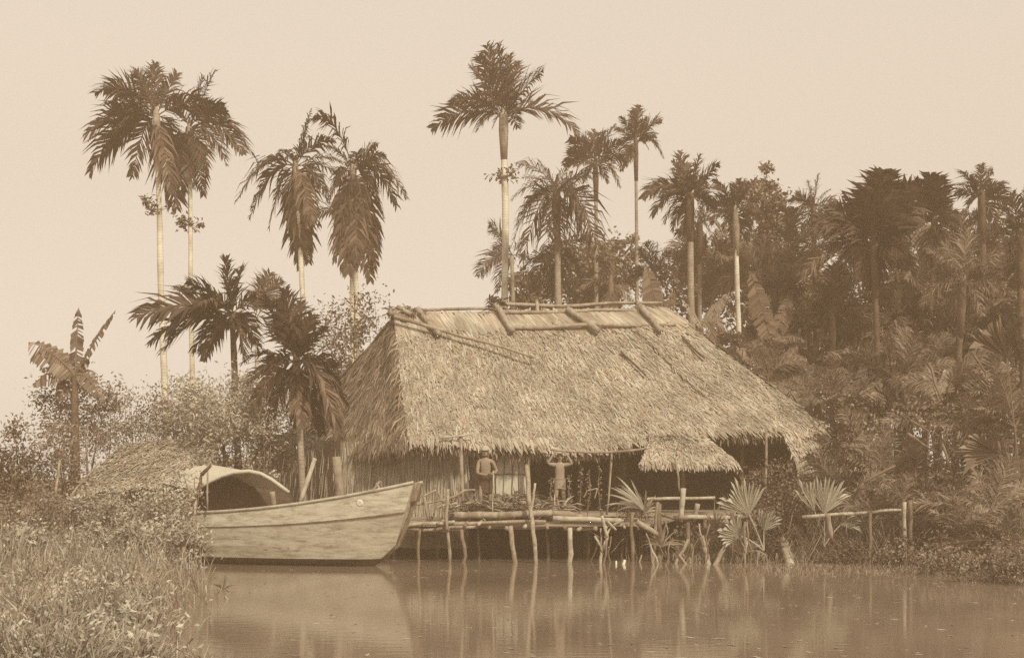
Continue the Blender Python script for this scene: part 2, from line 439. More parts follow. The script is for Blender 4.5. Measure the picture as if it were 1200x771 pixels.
def fan_leaf(mb, b, d0, spread, rad, n, depth=.12):
    """one pleated fan leaf: fingers joined near the hub, free at the tips; spread and d0 in degrees in the picture plane"""
    b = Vector(b); prev = None
    ang = [math.radians(d0 - spread / 2 + spread * i / (n - 1)) for i in range(n)]
    da = math.radians(spread / (n - 1)) * .5
    for i, a in enumerate(ang):
        if R.random() < .07: continue
        a += U(-.25, .25) * da; dr = U(0, .09) * rad * abs(math.cos(a)) + (U(.05, .25) * rad if R.random() < .2 else 0)
        r = rad * U(.8, 1.06) * (1 - .12 * abs(2 * i / (n - 1) - 1))
        z = depth * U(-.3, .3)
        D = lambda a_, rr, yy: b + Vector((math.cos(a_) * rr, yy, math.sin(a_) * rr))
        mb.add([b, D(a - da, r * .6, -.02), D(a - da * .62, r * .85, z * .5), D(a, r, z - .06) - Vector((0, 0, dr)), D(a + da * .62, r * .85, z * .5), D(a + da, r * .6, -.02), D(a, r * .6, .05)],
               [(0, 1, 6), (0, 6, 5), (1, 2, 3, 6), (6, 3, 4, 5)])
# ------------------------------------------------------------------ the thatched house
HOUSE = thing('thatched_house', 'large thatched house on posts over the river edge, its steep palm-thatch roof crossed by poles', 'house', (2.4, 34.5, -.4))
R0, R1 = at(462, 368, 34.0), at(779, 361, 35.4)
EV = [at(*q) for q in ((478, 514, 31.0), (540, 517, 31.0), (600, 520, 31.1), (650, 526, 31.3), (700, 523, 31.5), (760, 510, 31.9), (850, 504, 32.4), (925, 501, 32.8), (966, 497, 33.3))]
EU = [0, .127, .25, .353, .456, .58, .764, .918, 1]
BL, BR = at(326, 521, 36.8), at(935, 505, 40.5)
def lerp_list(P, Uu, u):
    for i in range(len(Uu) - 1):
        if u <= Uu[i + 1]:
            return P[i].lerp(P[i + 1], (u - Uu[i]) / (Uu[i + 1] - Uu[i]))
    return P[-1].copy()
def front(u, v):
    a = R0.lerp(R1, u); b = lerp_list(EV, EU, u)
    p = a.lerp(b, v)
    p.z += -.10 * math.sin(math.pi * v) + .05 * noise.noise(Vector((p.x * .9, p.y * .9, 3)))
    p.y -= .15 * math.sin(math.pi * v) * (1 if u > .8 else .4)
    return p
LE = [EV[0], at(440, 521, 31.6), at(400, 524, 32.8), at(360, 524, 34.6), BL]
LU = [0, .25, .5, .75, 1]
def left(u, v):
    b = lerp_list(LE, LU, u); a = R0 + Vector((-.05, .5 * u, -.05 * u))
    p = a.lerp(b, v); p.z += -.12 * math.sin(math.pi * v) + .05 * noise.noise(Vector((p.x, p.y, 9)))
    return p
def right(u, v):
    b = EV[-1].lerp(BR, u); a = R1 + Vector((.03, .4 * u, -.02))
    return a.lerp(b, v)
def back(u, v):
    a = (R1 + Vector((.03, .4, -.02))).lerp(R0 + Vector((-.05, .5, -.05)), u); return a.lerp(BR.lerp(BL, u), v)
core = MB()
def shell(fn, nu, nv, th=.2):
    P = [[fn(i / nu, j / nv) for j in range(nv + 1)] for i in range(nu + 1)]
    vs = [p for row in P for p in row]; k = len(vs); m_ = nv + 1
    vs += [p + Vector((0, 0, -th)) for row in P for p in row]
    fs = []
    for i in range(nu):
        for j in range(nv):
            a, b_, c_, d = i * m_ + j, i * m_ + j + 1, (i + 1) * m_ + j + 1, (i + 1) * m_ + j
            fs += [(a, b_, c_, d), (a + k, d + k, c_ + k, b_ + k)]
        e0, e1 = i * m_ + nv, (i + 1) * m_ + nv
        fs.append((e0, e0 + k, e1 + k, e1))
    core.add(vs, fs)
shell(front, 40, 14); shell(left, 16, 12); shell(right, 8, 8); shell(back, 20, 8)
ROOF = core.build('roof', 'thatch_core', HOUSE)
def flakes(mb, fn, n, l0, l1, w0, w1, jit, lift, vr=(0.02, 1.03), sag=.1, ur=(0, 1), den=None):
    e = .004
    for i in range(n):
        u, v = U(*ur), U(*vr)
        if R.random() > .55 + .45 * v: continue
        if den and not den(u, v): continue
        u = min(max(u, 0), 1)
        p = fn(u, v)
        d = (fn(u, v + e) - fn(u, v - e)).normalized(); t = (fn(min(1, u + e), v) - fn(max(0, u - e), v)).normalized()
        nn = t.cross(d)
        if nn.z < 0: nn = -nn
        L = U(l0, l1); a = R.gauss(0, jit)
        dd = (d * math.cos(a) + t * math.sin(a) + nn * U(-.02, lift)).normalized()
        sd_ = nn.cross(dd) + nn * U(-.5, .5)
        mb.blade(p + nn * U(.0, .05) - dd * L * .3, dd, L, U(w0, w1), sag, sd_, U(.4, .7), .35 if R.random() < .5 else 0)
# where the lower courses hang thick, tufts stand out of the surface
fl = MB()
flakes(fl, front, 20000, .2, .42, .025, .055, .22, .07, sag=.06)
flakes(fl, front, 26000, .07, .18, .02, .05, .7, .36, vr=(.13, 1.02), sag=.25)
flakes(fl, right, 2500, .2, .4, .04, .08, .4, .3)
flakes(fl, back, 2500, .35, .6, .06, .1, .3, .2)
fl.build('thatch', 'thatch', ROOF)
fs_ = MB()
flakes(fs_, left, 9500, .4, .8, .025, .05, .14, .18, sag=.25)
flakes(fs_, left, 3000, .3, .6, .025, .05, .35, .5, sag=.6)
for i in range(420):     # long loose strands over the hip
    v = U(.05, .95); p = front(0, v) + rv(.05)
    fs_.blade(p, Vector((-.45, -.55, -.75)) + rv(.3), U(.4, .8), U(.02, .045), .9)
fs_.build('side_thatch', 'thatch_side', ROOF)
fr = MB()
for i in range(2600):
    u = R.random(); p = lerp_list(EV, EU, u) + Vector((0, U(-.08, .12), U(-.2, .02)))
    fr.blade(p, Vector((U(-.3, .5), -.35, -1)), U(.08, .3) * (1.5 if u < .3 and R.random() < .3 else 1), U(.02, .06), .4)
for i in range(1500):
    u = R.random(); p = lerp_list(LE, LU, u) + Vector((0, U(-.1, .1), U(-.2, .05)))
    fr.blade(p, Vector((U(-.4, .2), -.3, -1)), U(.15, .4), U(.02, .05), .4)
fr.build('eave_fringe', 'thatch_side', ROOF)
# ridge: a strip of smooth laid leaf and the poles that weigh it down
cap = MB()
for i in range(900):
    u = U(-.01, 1.0); a = R0.lerp(R1, u) + Vector((0, -.02, U(.0, .06)))
    v = U(.0, .10); p = front(min(1, max(0, u)), v) + Vector((0, -.02, .06))
    d = (front(min(1, max(0, u)), v + .02) - front(min(1, max(0, u)), v)).normalized() + Vector((U(.15, .4), 0, 0))
    cap.blade(p, d, U(.4, .7), U(.05, .09), .05, Vector((1, 0, .1)), .5, .6)
cap.build('ridge_cap', 'thatch', ROOF)
def rp(px, py, dy=0.0):
    """a point lying just over the front roof slope at a pixel"""
    v = (py - 364) / 155.0; u = (px - 470) / 320
    for _ in range(12):
        q = front(min(1, max(0, u)), v); qx, qy = 600 + q.x / q.y * F, HOR - (q.z - CAM_Z) / q.y * F
        u += (px - qx) / 380; v += (py - qy) / 160
    return at(px, py, q.y - .13 + dy)
def pole_part(name, a, b, r, r1=None, mat='pole', parent=HOUSE, **kw):
    m_ = MB(); m_.stick(a, b, r, r1, **kw); return m_.build(name, mat, parent, smooth=True)
pole_part('ridge_pole', rp(575, 357, .1), rp(776, 355, .25), .055, .045, segs=12, bend=.012)
pole_part('ridge_pole', rp(583, 366), rp(781, 364.5, .1), .055, .04, segs=12, bend=.012)
pole_part('ridge_pole', rp(597, 384, -.06), rp(792, 380, -.02), .06, .045, segs=12, bend=.012)
pole_part('ridge_pole', rp(470, 363, .12), rp(580, 362, .1), .05, .04, segs=8, bend=.01)
for a, b in (((581, 357), (601, 388)), ((665, 362), (702, 388)), ((749, 358), (775, 388)), ((489, 362), (515, 392))):
    pole_part('cross_pole', rp(*a, -.1), rp(*b, -.16), .085, .075, 'pole', n=9)
for x in (629, 747): pole_part('ridge_peg', rp(x, 352, .05), rp(x + 2, 368, .05), .05, .05)
pole_part('cross_pole', rp(455, 366, -.1), rp(478, 374, -.1), .09, .07, 'pole_dark')
pole_part('cross_pole', rp(466, 360, -.05), rp(482, 368, -.1), .07, .06, 'pole')
tf = MB()
for i in range(110):
    p = rp(U(455, 496), U(360, 368)) + rv(.06); tf.blade(p, Vector((U(-1, 1), U(-.6, .1), U(-.9, .3))), U(.12, .28), U(.03, .07), .3)
tf.build('ridge_tuft', 'thatch_side', ROOF)
tf = MB()
for i in range(90):
    p = rp(U(572, 590), U(350, 366)) + rv(.06); tf.blade(p, Vector((U(-1, 1), U(-.6, .1), U(-.5, .7))), U(.12, .3), U(.03, .07), .3)
tf.build('ridge_tuft', 'palm_dry', ROOF)
lp = MB(); lp.stick(rp(462, 371, -.3), rp(626, 419, -.3), .055, .035, segs=9, bend=.01)
q = rp(540, 395); tag(lp.build('roof_pole', 'pole', origin=q, smooth=True), 'long thin pole lying slantwise down the left part of the thatch', 'pole')
for (a, b, lab) in (((728, 412), (757, 440), 'short dark stick stuck in the middle of the thatch slope'), ((800, 395), (826, 420), 'short dark stick lying high on the right of the thatch slope')):
    lp = MB(); lp.stick(rp(*a, -.05), rp(*b, -.08), .03, .025); tag(lp.build('stick', 'bark_dark', origin=rp(*a), smooth=True), lab, 'stick')

# walls, posts, floor of the house
def slab(mb, a, b, z0, z1, th=.06):
    """an upright panel between two plan points"""
    a, b = Vector((a[0], a[1], 0)), Vector((b[0], b[1], 0)); t = (b - a).normalized(); nn = Vector((t.y, -t.x, 0)) * th / 2
    vs = [Vector((p.x, p.y, z)) for z in (z0, z1) for p in (a + nn, b + nn, b - nn, a - nn)]
    mb.add(vs, [(3, 2, 1, 0), (4, 5, 6, 7), (0, 1, 5, 4), (1, 2, 6, 5), (2, 3, 7, 6), (3, 0, 4, 7)])
def wallx(px, Y): return ((px - 600) / F * Y, Y)
FZ = 1.12
def reeds(mb, a, b, z0, z1, n, lean=.06, out=-.05):
    for i in range(n):
        t = R.random(); p = Vector((a[0] + (b[0] - a[0]) * t, a[1] + (b[1] - a[1]) * t + out + U(-.03, .02), U(z0 + .1, z1)))
        L = min(p.z - z0, U(.3, .9)); mb.blade(p, Vector((U(-lean, lean) * 2, U(-.04, .02), -1)), L, U(.02, .05), .02, Vector((1, U(-.4, .4), 0)), .5, .4)
wl = MB(); slab(wl, wallx(330, 35.2), wallx(400, 32.3), .2, 3.0); slab(wl, wallx(400, 32.3), wallx(548, 31.45), .2, 2.95)
WL = wl.build('reed_wall', 'wall_core', HOUSE)
rd = MB(); reeds(rd, wallx(402, 32.3), wallx(548, 31.45), .5, 2.95, 1900); reeds(rd, wallx(330, 35.2), wallx(402, 32.3), .3, 3.0, 700)
rd.build('reeds', 'wall', WL)
bk = MB(); slab(bk, wallx(548, 32.0), wallx(588, 32.0), FZ, 3.05); pw = bk.build('plank_wall', 'wall_core', HOUSE)
rd = MB(); reeds(rd, wallx(548, 31.95), wallx(588, 31.95), FZ, 3.0, 160); rd.build('reeds', 'wall', pw)
pn = MB(); slab(pn, wallx(579, 31.5), wallx(619, 31.5), FZ + .28, 2.95, .05); MP = pn.build('mat_panel', 'mat_panel', HOUSE)
rd = MB()
for px in (581, 590, 600, 609, 617): rd.stick(Vector((*wallx(px, 31.45), FZ + .25)), Vector((*wallx(px + U(-1, 1), 31.45), 2.9)), .014, n=5)
for z in (FZ + .3, 2.1, 2.6): rd.stick(Vector((*wallx(579, 31.44), z)), Vector((*wallx(619, 31.44), z)), .012, n=5)
rd.build('batten', 'pole_dark', MP)
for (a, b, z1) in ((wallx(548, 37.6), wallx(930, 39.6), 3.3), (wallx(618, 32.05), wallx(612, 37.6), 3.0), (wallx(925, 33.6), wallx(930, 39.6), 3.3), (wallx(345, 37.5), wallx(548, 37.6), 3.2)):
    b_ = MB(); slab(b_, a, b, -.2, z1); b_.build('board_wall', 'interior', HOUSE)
flr = MB(); P4 = [wallx(545, 31.0), wallx(905, 32.2), wallx(915, 39.3), wallx(548, 37.5)]
flr.add([Vector((x, y, z)) for z in (FZ - .1, FZ) for x, y in P4], [(3, 2, 1, 0), (4, 5, 6, 7), (0, 1, 5, 4), (1, 2, 6, 5), (2, 3, 7, 6), (3, 0, 4, 7)])
flr.build('floor', 'deck', HOUSE)
for (px, y0, px1, y1, Y, r) in ((540, 510, 542, 574, 30.9, .05), (898, 505, 895, 570, 32.4, .035), (716, 518, 711, 582, 31.3, .03), (618, 510, 621, 600, 31.2, .05)):
    pole_part('post', at(px, y0, Y), at(px1, y1, Y) if y1 > 590 else Vector((at(px1, y1, Y).x, Y, FZ - .05)), r, r * .9, 'pole')
for px in (650, 730, 800, 870): pole_part('post', Vector((*wallx(px, 33.5), -.5)), Vector((*wallx(px, 33.5), 3.2)), .06, .05, 'pole_dark')
m_ = MB(); m_.tube(bez(at(607, 520, 30.9), at(700, 540, 31.0), at(787, 520, 31.2), 12), .032, 7, .06); m_.build('eave_pole', 'pole', HOUSE, smooth=True)
pole_part('eave_pole', at(517, 513, 30.8), at(556, 508, 30.85), .03, .02, 'white_pole')
m_ = MB()
for i in range(60): m_.blade(at(U(565, 640), U(510, 520), 30.9), Vector((U(.1, .8), -.3, -1)), U(.18, .36), U(.05, .09), .2, Vector((1, 0, 0)))
m_.build('loose_thatch', 'thatch', ROOF); m_ = MB()
for i in range(14): m_.blade(at(U(496, 530), U(510, 516), 30.9), Vector((U(-.2, .3), -.3, -1)), U(.2, .42), U(.04, .07), .2, Vector((1, 0, 0)))
m_.build('loose_thatch', 'thatch', ROOF)
# drooping hood of thatch at the front, hanging screens at both ends
def hood(name, A, B, C_, D_, n, label=None, mat='thatch', th=.12):
    fn = lambda u, v: (A.lerp(B, u)).lerp(D_.lerp(C_, u), v) + Vector((0, 0, .12 * math.sin(math.pi * v)))
    mb = MB(); P = [[fn(i / 10, j / 6) for j in range(7)] for i in range(11)]
    vs = [p for r_ in P for p in r_]; k = len(vs); vs += [p + Vector((0, .02, -th)) for p in vs]
    fs = []
    for i in range(10):
        for j in range(6):
            a = i * 7 + j; fs += [(a, a + 1, a + 8, a + 7), (a + k, a + 7 + k, a + 8 + k, a + 1 + k)]
        fs.append((i * 7 + 6, i * 7 + 6 + k, i * 7 + 13 + k, i * 7 + 13))
    mb.add(vs, fs); o = mb.build(name, 'thatch_core', HOUSE)
    f = MB(); flakes(f, fn, n, .12, .32, .03, .07, .4, .35); flakes(f, fn, n // 3, .25, .4, .03, .06, .3, .1, vr=(.85, 1.05), sag=.8)
    f.build('thatch', mat, o)
hood('hood', at(770, 512, 31.7), at(808, 509, 31.8), at(862, 542, 30.9), at(752, 541, 30.8), 2400)
hood('screen', at(915, 507, 32.3), at(966, 503, 32.7), at(983, 553, 32.4), at(938, 560, 32.0), 1500, mat='thatch')
hood('side_hood', at(300, 513, 33.2), at(374, 508, 32.6), at(376, 520, 32.0), at(308, 527, 32.4), 900)
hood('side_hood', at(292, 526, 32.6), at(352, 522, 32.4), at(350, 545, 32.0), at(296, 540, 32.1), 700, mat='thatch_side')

# ------------------------------------------------------------------ landing deck
DECK = thing('landing_deck', 'low landing deck of rough poles on stilts in front of the thatched house', 'deck', (.5, 30.2, -.3))
for i, (a, b, r) in enumerate((((474, 616), (533, 611), .05), ((476, 620), (560, 617), .045), ((520, 614), (640, 611), .045), ((476, 623), (545, 620), .04), ((600, 616), (720, 612), .05), ((560, 616), (700, 617), .035), ((660, 619), (700, 619), .05))):
    pole_part('deck_pole', at(*a, 29.6 + i * .06), at(*b, 29.6 + i * .06), r, r * .8, 'white_pole' if i in (0, 3, 6) else 'pole', DECK, segs=8)
for i in range(16):     # ends of the cross pieces that stick out over the water
    px = 492 + i * 17 + U(-4, 4); a = at(px, U(613, 621), 29.4); b = a + Vector((U(-.1, .3), 1.6, .12))
    pole_part('cross_piece', a, b, U(.03, .055), None, R.choice(['pole', 'pole_dark', 'white_pole']), DECK)
fl_ = MB(); P4 = [wallx(478, 29.75), wallx(770, 29.75), wallx(800, 32.3), wallx(470, 31.9)]
fl_.add([Vector((x, y, z + (.12 if y > 30 else 0))) for z in (.84, .9) for x, y in P4], [(3, 2, 1, 0), (4, 5, 6, 7), (0, 1, 5, 4), (1, 2, 6, 5), (2, 3, 7, 6), (3, 0, 4, 7)])
fl_.build('floor', 'deck', DECK)
for (a, b, r, mt, Y) in (((492, 620), (492, 660), .045, 'pole_dark', 29.4), ((541, 620), (543, 660), .06, 'pole_dark', 29.3), ((598, 616), (605, 661), .075, 'pole', 29.2), ((668, 618), (669.5, 661), .075, 'white_pole', 29.1), ((560, 618), (561, 660), .04, 'pole_dark', 30.5), ((640, 618), (642, 660), .05, 'pole_dark', 30.6), ((515, 618), (513, 660), .045, 'pole_dark', 30.7), ((690, 616), (688, 660), .05, 'pole_dark', 30.7), ((741, 600), (743, 662), .06, 'pole_dark', 29.5), ((773, 590), (774, 660), .075, 'pole_dark', 29.6), ((458, 614), (458, 660), .05, 'pole_dark', 30.9)):
    p, q = at(*a, Y), at(*b, Y); q.z = -.4
    pole_part('stilt', p, q, r * .75, r * .8, mt, DECK, segs=6, bend=.05)
for (px, Y) in [(505 + i * 36, 32.6) for i in range(12)]:
    pole_part('stilt', Vector((*wallx(px, Y), .95)), Vector((*wallx(px + 2, Y), -.5)), .05, .05, 'pole_dark', DECK)
def lone(name, label, cat, segs_, mat='pole', group=None, r=.03, r1=None, bend=.03):
    """one pole or branch standing, lying or leaning by itself: a list of pixel legs (x, y, Y)"""
    o0 = at(*segs_[0][-1]); mb = MB()
    for i, s_ in enumerate(segs_):
        k = r * (1 if i == 0 else .7)
        for a, b in zip(s_[:-1], s_[1:]):
            mb.stick(at(*a), at(*b), k, (r1 or r) * (1 if i == 0 else .7), segs=6, bend=bend)
    return tag(mb.build(name, mat, origin=o0, smooth=True), label, cat, group)
lone('log', 'thick peeled log lying along the deck edge below the standing man', 'log', [[(532, 604, 29.9), (583, 603.5, 29.9), (647, 601, 29.9), (682, 606, 29.9)]], 'pole', r=.085, r1=.08, bend=.02)
lone('log', 'pale thick log lying on the deck edge below the youth', 'log', [[(648, 607, 29.7), (728, 610, 29.7)]], 'white_pole', r=.07, r1=.055, bend=.02)
lone('pole', 'tall crooked pole rising from the water to the eave between the two people', 'pole', [[(617, 545, 30.2), (621, 593, 29.6), (627, 640, 29.1), (630, 690, 28.9)]], 'pole', r=.05, r1=.055)
lone('pole', 'short pole lashed upright beside the tall crooked pole', 'pole', [[(627, 566, 29.8), (623, 598, 29.8)]], 'white_pole', r=.03)
lone('pole', 'thin upright pole at the left end of the deck near the boat bow', 'pole', [[(525, 573, 29.5), (527, 662, 29.5)]], 'pole', r=.04)
rk = thing('pole_rail', 'rickety stick railing on the left end of the deck behind the boat bow', 'railing', at(510, 612, 30.3))
for (a, b, r, Y) in (((476, 593), (527, 585), .03, 30.3), ((526, 585), (544, 575), .035, 30.3), ((542, 574.5), (557, 574), .03, 30.4), ((497, 582), (502, 610), .04, 30.2), ((514, 577), (519, 592), .035, 30.4), ((495, 582), (511, 574), .03, 30.3), ((510, 568), (512, 588), .03, 30.4), ((535, 575), (536, 604), .03, 30.4), ((512, 590), (509, 603), .02, 30.2), ((516, 588), (524, 600), .02, 30.2)):
    pole_part('rail_stick', at(*a, Y), at(*b, Y), r, r * .8, 'pole', rk)
def heap(label, x0, x1, y0, y1, Y0, Y1, n, mat, name='brush_pile', cat='brush', L=(.2, .6), up=(-.1, .35)):
    cx, cy = (x0 + x1) / 2, (y0 + y1) / 2; mb = MB()
    for i in range(n):
        t = R.random(); p = at(U(x0, x1), U(y0, y1), Y0 + (Y1 - Y0) * t)
        mb.blade(p, Vector((U(-1, 1), U(-.5, .3), U(*up))), U(*L), U(.02, .06), .5)
    return tag(mb.build(name, mat, origin=at(cx, y1, Y0)), label, cat)
heap('heap of cut palm leaves strewn on the deck at the feet of the standing man', 528, 645, 590, 603, 30.2, 31.2, 900, 'brush')
heap('small pile of dry leaves on the deck below the mat panel', 588, 626, 580, 592, 31.2, 31.8, 220, 'brush')
heap('mound of dry thatch on the deck left of the youth', 624, 664, 592, 606, 30.2, 31.0, 260, 'brush')

# right-hand staging: posts and rails over the shallows
ST = thing('pole_staging', 'broken pole staging over the shallows right of the deck with two long pale rails', 'staging', at(810, 640, 29.6))
for (a, b, r, mt, Y) in (((757, 585), (768, 584), .045, 'white_pole', 30.2), ((766, 585), (838, 583), .045, 'white_pole', 30.2), ((796, 607), (874, 605), .06, 'white_pole', 29.7), ((831, 617), (853, 612), .075, 'white_pole', 29.6), ((746, 611), (772, 627), .07, 'pole', 29.4), ((868, 606), (900, 604), .045, 'pole', 29.8), ((770, 600), (800, 611), .04, 'pole_dark', 30.0)):
    pole_part('rail', at(*a, Y), at(*b, Y), r, r * .85, mt, ST)
for (a, b, r, mt, Y) in (((801, 572), (798, 609), .07, 'white_pole', 29.8), ((818, 590), (813, 612), .06, 'pole', 29.9), ((771, 588), (764, 640), .045, 'pole', 29.6), ((806, 607), (807, 660), .05, 'pole_dark', 29.8), ((826, 607), (826, 660), .05, 'pole_dark', 30.1), ((858, 600), (853, 640), .055, 'pole_dark', 29.7), ((792, 536), (796, 576), .03, 'pole', 30.6), ((880, 606), (880, 655), .05, 'pole_dark', 29.9)):
    p, q = at(*a, Y), at(*b, Y)
    if b[1] > 630: q.z = -.35
    pole_part('post', p, q, r, r * .9, mt, ST)
lone('branch', 'bleached forked branch standing in the water before the deck', 'branch', [[(705, 604, 29.0), (712, 630, 29.0), (705, 646, 28.9), (703, 668, 28.8)], [(731, 609, 29.1), (718, 615, 29.1), (709, 630, 29.0)], [(722, 621, 29), (712, 611, 29)], [(697, 628, 29), (704, 640, 28.9), (706, 650, 28.9)]], 'white_pole', r=.035, r1=.04)
lone('branch', 'pale pole leaning right in the shallows crossing another below the staging', 'branch', [[(822, 628, 29.1), (828, 650, 29.0), (834, 672, 28.6)]], 'pole', r=.06)
lone('branch', 'pale pole leaning left in the shallows crossing another below the staging', 'branch', [[(856, 630, 28.9), (832, 672, 28.5)]], 'pole', r=.055)
lone('branch', 'short bent branch leaning in the water left of the crossed poles', 'branch', [[(807, 632, 29.2), (794, 655, 29.0), (789, 668, 28.9)], [(795, 650, 29), (805, 662, 28.9)]], 'pole', r=.04)
lone('branch', 'thin bent branch with a white bark over the youth\'s log', 'branch', [[(684, 583, 30.1), (688, 575, 30.1), (700, 572, 30.1), (697, 584, 30.1)]], 'pole', r=.016)
for i, (x, y0, y1) in enumerate(((722, 657, 667), (729, 656, 667))):
    lone('stake', ('upright' if i == 0 else 'thicker slanted') + ' short white stake poking from the water right of the forked branch', 'stake', [[(x + (3 if i else 0), y0, 28.7), (x, y1 + 2, 28.6)]], 'white', r=.02 + .015 * i, r1=.035)
G = 'thin sticks standing in the shallows'
for i in range(26):
    px = U(700, 905); Y = U(28.3, 30.3); y0 = U(610, 650); a = at(px, y0, Y); b = at(px + U(-14, 14), 665, Y); b.z = -.3
    mb = MB(); mb.stick(a, b, U(.012, .03), U(.015, .03), bend=.08)
    if R.random() < .5:
        c_ = a.lerp(b, U(.2, .5)); mb.stick(c_, c_ + Vector((U(-.4, .4), U(-.2, .2), U(.1, .4))), .014, .008)
    tag(mb.build('stick', R.choice(['pole', 'pole_dark', 'pole_dark', 'white_pole']), origin=b, smooth=True), 'thin broken stick standing in the shallows under the staging', 'stick', G)
lone('stump', 'pale slanted stump standing in the water below the dark bush at right', 'stump', [[(917, 632, 29.4), (922, 648, 29.2), (928, 670, 28.8)]], 'white_pole', r=.11, r1=.1)
FN = thing('pole_fence', 'low pole fence with knotted rail along the right bank', 'fence', at(1010, 660, 28.6))
pole_part('rail', at(940, 606, 28.8), at(1000, 602, 28.7), .045, .04, 'white_pole', FN); pole_part('rail', at(1000, 602, 28.7), at(1056, 597.5, 28.6), .04, .03, 'white_pole', FN)
for (a, b, r, mt) in (((1060, 588), (1061, 662), .045, 'white_pole'), ((970, 602), (974, 630), .06, 'pole'), ((1020, 598), (1020, 660), .04, 'pole_dark'), ((1066, 586), (1068, 640), .05, 'pole_dark')):
    p, q = at(*a, 28.6), at(*b, 28.6)
    if b[1] > 640: q.z = -.4
    pole_part('post', p, q, r, r * .9, mt, FN)
lone('branch', 'leaning branch rising to the right above the pole fence', 'branch', [[(990, 588, 29.9), (1012, 566, 29.9), (1049, 545, 29.8)]], 'pole_dark', r=.035)
lone('log', 'pale broken log caught in the reeds right of the fence end', 'log', [[(1056, 564, 29.4), (1078, 578, 29.2), (1092, 596, 29.0)]], 'pole', r=.05, r1=.03)
lone('branch', 'pale branch slanting down to the water below the fence', 'branch', [[(972, 628, 29.4), (1000, 655, 29.0)]], 'pole', r=.04)
lone('branch', 'long low branch floating along the waterline of the right bank', 'branch', [[(935, 658, 29.2), (1000, 655, 29.2), (1034, 653, 29.3)], [(1080, 652, 29.3), (1050, 654, 29.3)]], 'pole', r=.035)
for (a, b) in (((1066, 492), (1088, 505)), ((1064, 508), (1096, 530)), ((1104, 520), (1118, 562)), ((1138, 412), (1156, 438)), ((1088, 425), (1104, 470))):
    lone('branch', 'pale bare branch sticking out of the reeds on the right bank', 'branch', [[(*a, 29.2), (*b, 29.2)]], 'pole_dark', group='bare branches in the right bank reeds', r=.035, r1=.02)

# ------------------------------------------------------------------ the boat
A0, A1 = Vector((-7.55, 29.55, 0)), Vector((-2.12, 27.85, 0))
ax = (A1 - A0).normalized(); lat = Vector((-ax.y, ax.x, 0)); BLn = (A1 - A0).length
BOAT = thing('wooden_boat', 'big weathered wooden boat with high raked bow and arched mat shelter, moored at the deck', 'boat', tuple(A0.lerp(A1, .5)))
def hull_sec(s):
    """near half section at s: gunwale, knuckle, chine, bottom as (along, out, z)"""
    hb = .72 * (1 - max(0, (s - .35) / .65) ** 2.2 * .68) * (1 - .25 * max(0, (.15 - s) / .15))
    zg = 1.17 + .12 * s + .60 * s * s
    zk = .86 + .02 * s + .36 * s * s
    zm = .44 + .06 * s * s
    zc = .17 + .0 * s
    rk = max(0, (s - .45) / .55) ** 1.6; fl_ = max(0, (s - .35) / .65)
    return [(s * BLn, hb + .02, zg), (s * BLn - rk * .2, hb + .09, zk), (s * BLn - rk * .2, hb + .075 - .03 * fl_, zk - .03), (s * BLn - rk * .48, hb + .03 - .12 * fl_, zm), (s * BLn - rk * .85, hb * .93 - .06 * fl_, zc)]
def keel_sec(s):
    a, b, c = hull_sec(s)[-1]; return [(a, b - .004, c), (a - .1 - .3 * s * s, max(.04, b - .42), -.12)]
def hp(t, side): return A0 + ax * t[0] + lat * (t[1] * side) + Vector((0, 0, t[2]))
NS = 26
hb_ = MB(); vs = []; rows = []
for i in range(NS + 1):
    s = i / NS; sec = hull_sec(s); fine = []
    for a, b in zip(sec[:-1], sec[1:]):
        for q in range(4): fine.append(tuple(a[j] + (b[j] - a[j]) * q / 4 for j in range(3)))
    fine.append(sec[-1])
    rows.append([hp(t, -1) for t in fine] + [hp(t, 1) for t in fine[::-1]])
m_ = len(rows[0]); vs = [p for r_ in rows for p in r_]; fs = []
for i in range(NS):
    for j in range(m_ - 1): fs.append((i * m_ + j, (i + 1) * m_ + j, (i + 1) * m_ + j + 1, i * m_ + j + 1))
fs += [tuple(range(m_)), tuple(NS * m_ + j for j in range(m_))[::-1]]
hb_.add(vs, fs)
hull_mat = M['hull']
HULL = hb_.build('hull', 'hull', BOAT)
kb = MB(); vs = []
for i in range(NS + 1): vs += [hp(keel_sec(i / NS)[0], -1), hp(keel_sec(i / NS)[1], -1), hp(keel_sec(i / NS)[1], 1), hp(keel_sec(i / NS)[0], 1)]
kb.add(vs, [(i * 4 + j, (i + 1) * 4 + j, (i + 1) * 4 + j + 1, i * 4 + j + 1) for i in range(NS) for j in range(3)] + [(0, 1, 2, 3), (NS * 4 + 3, NS * 4 + 2, NS * 4 + 1, NS * 4)])
kb.build('hull_bottom', 'hull_dark', BOAT)
for f_ in HULL.data.polygons: f_.use_smooth = False
inn = MB(); dk = []      # the inside, a hand below the gunwale
for i in range(NS + 1):
    s = i / NS; t = hull_sec(s)[0]; dk += [hp((t[0], t[1] - .05, t[2] - .02), -1), hp((t[0], t[1] - .05, t[2] - .02), 1), hp((t[0], t[1] - .1, t[2] - .4), -1), hp((t[0], t[1] - .1, t[2] - .4), 1)]
inn.add(dk, [f for i in range(NS) for f in ((i * 4, i * 4 + 2, i * 4 + 6, i * 4 + 4), (i * 4 + 2, i * 4 + 3, i * 4 + 7, i * 4 + 6), (i * 4 + 3, i * 4 + 1, i * 4 + 5, i * 4 + 7))])
inn.build('inner_planking', 'pole_dark', BOAT)
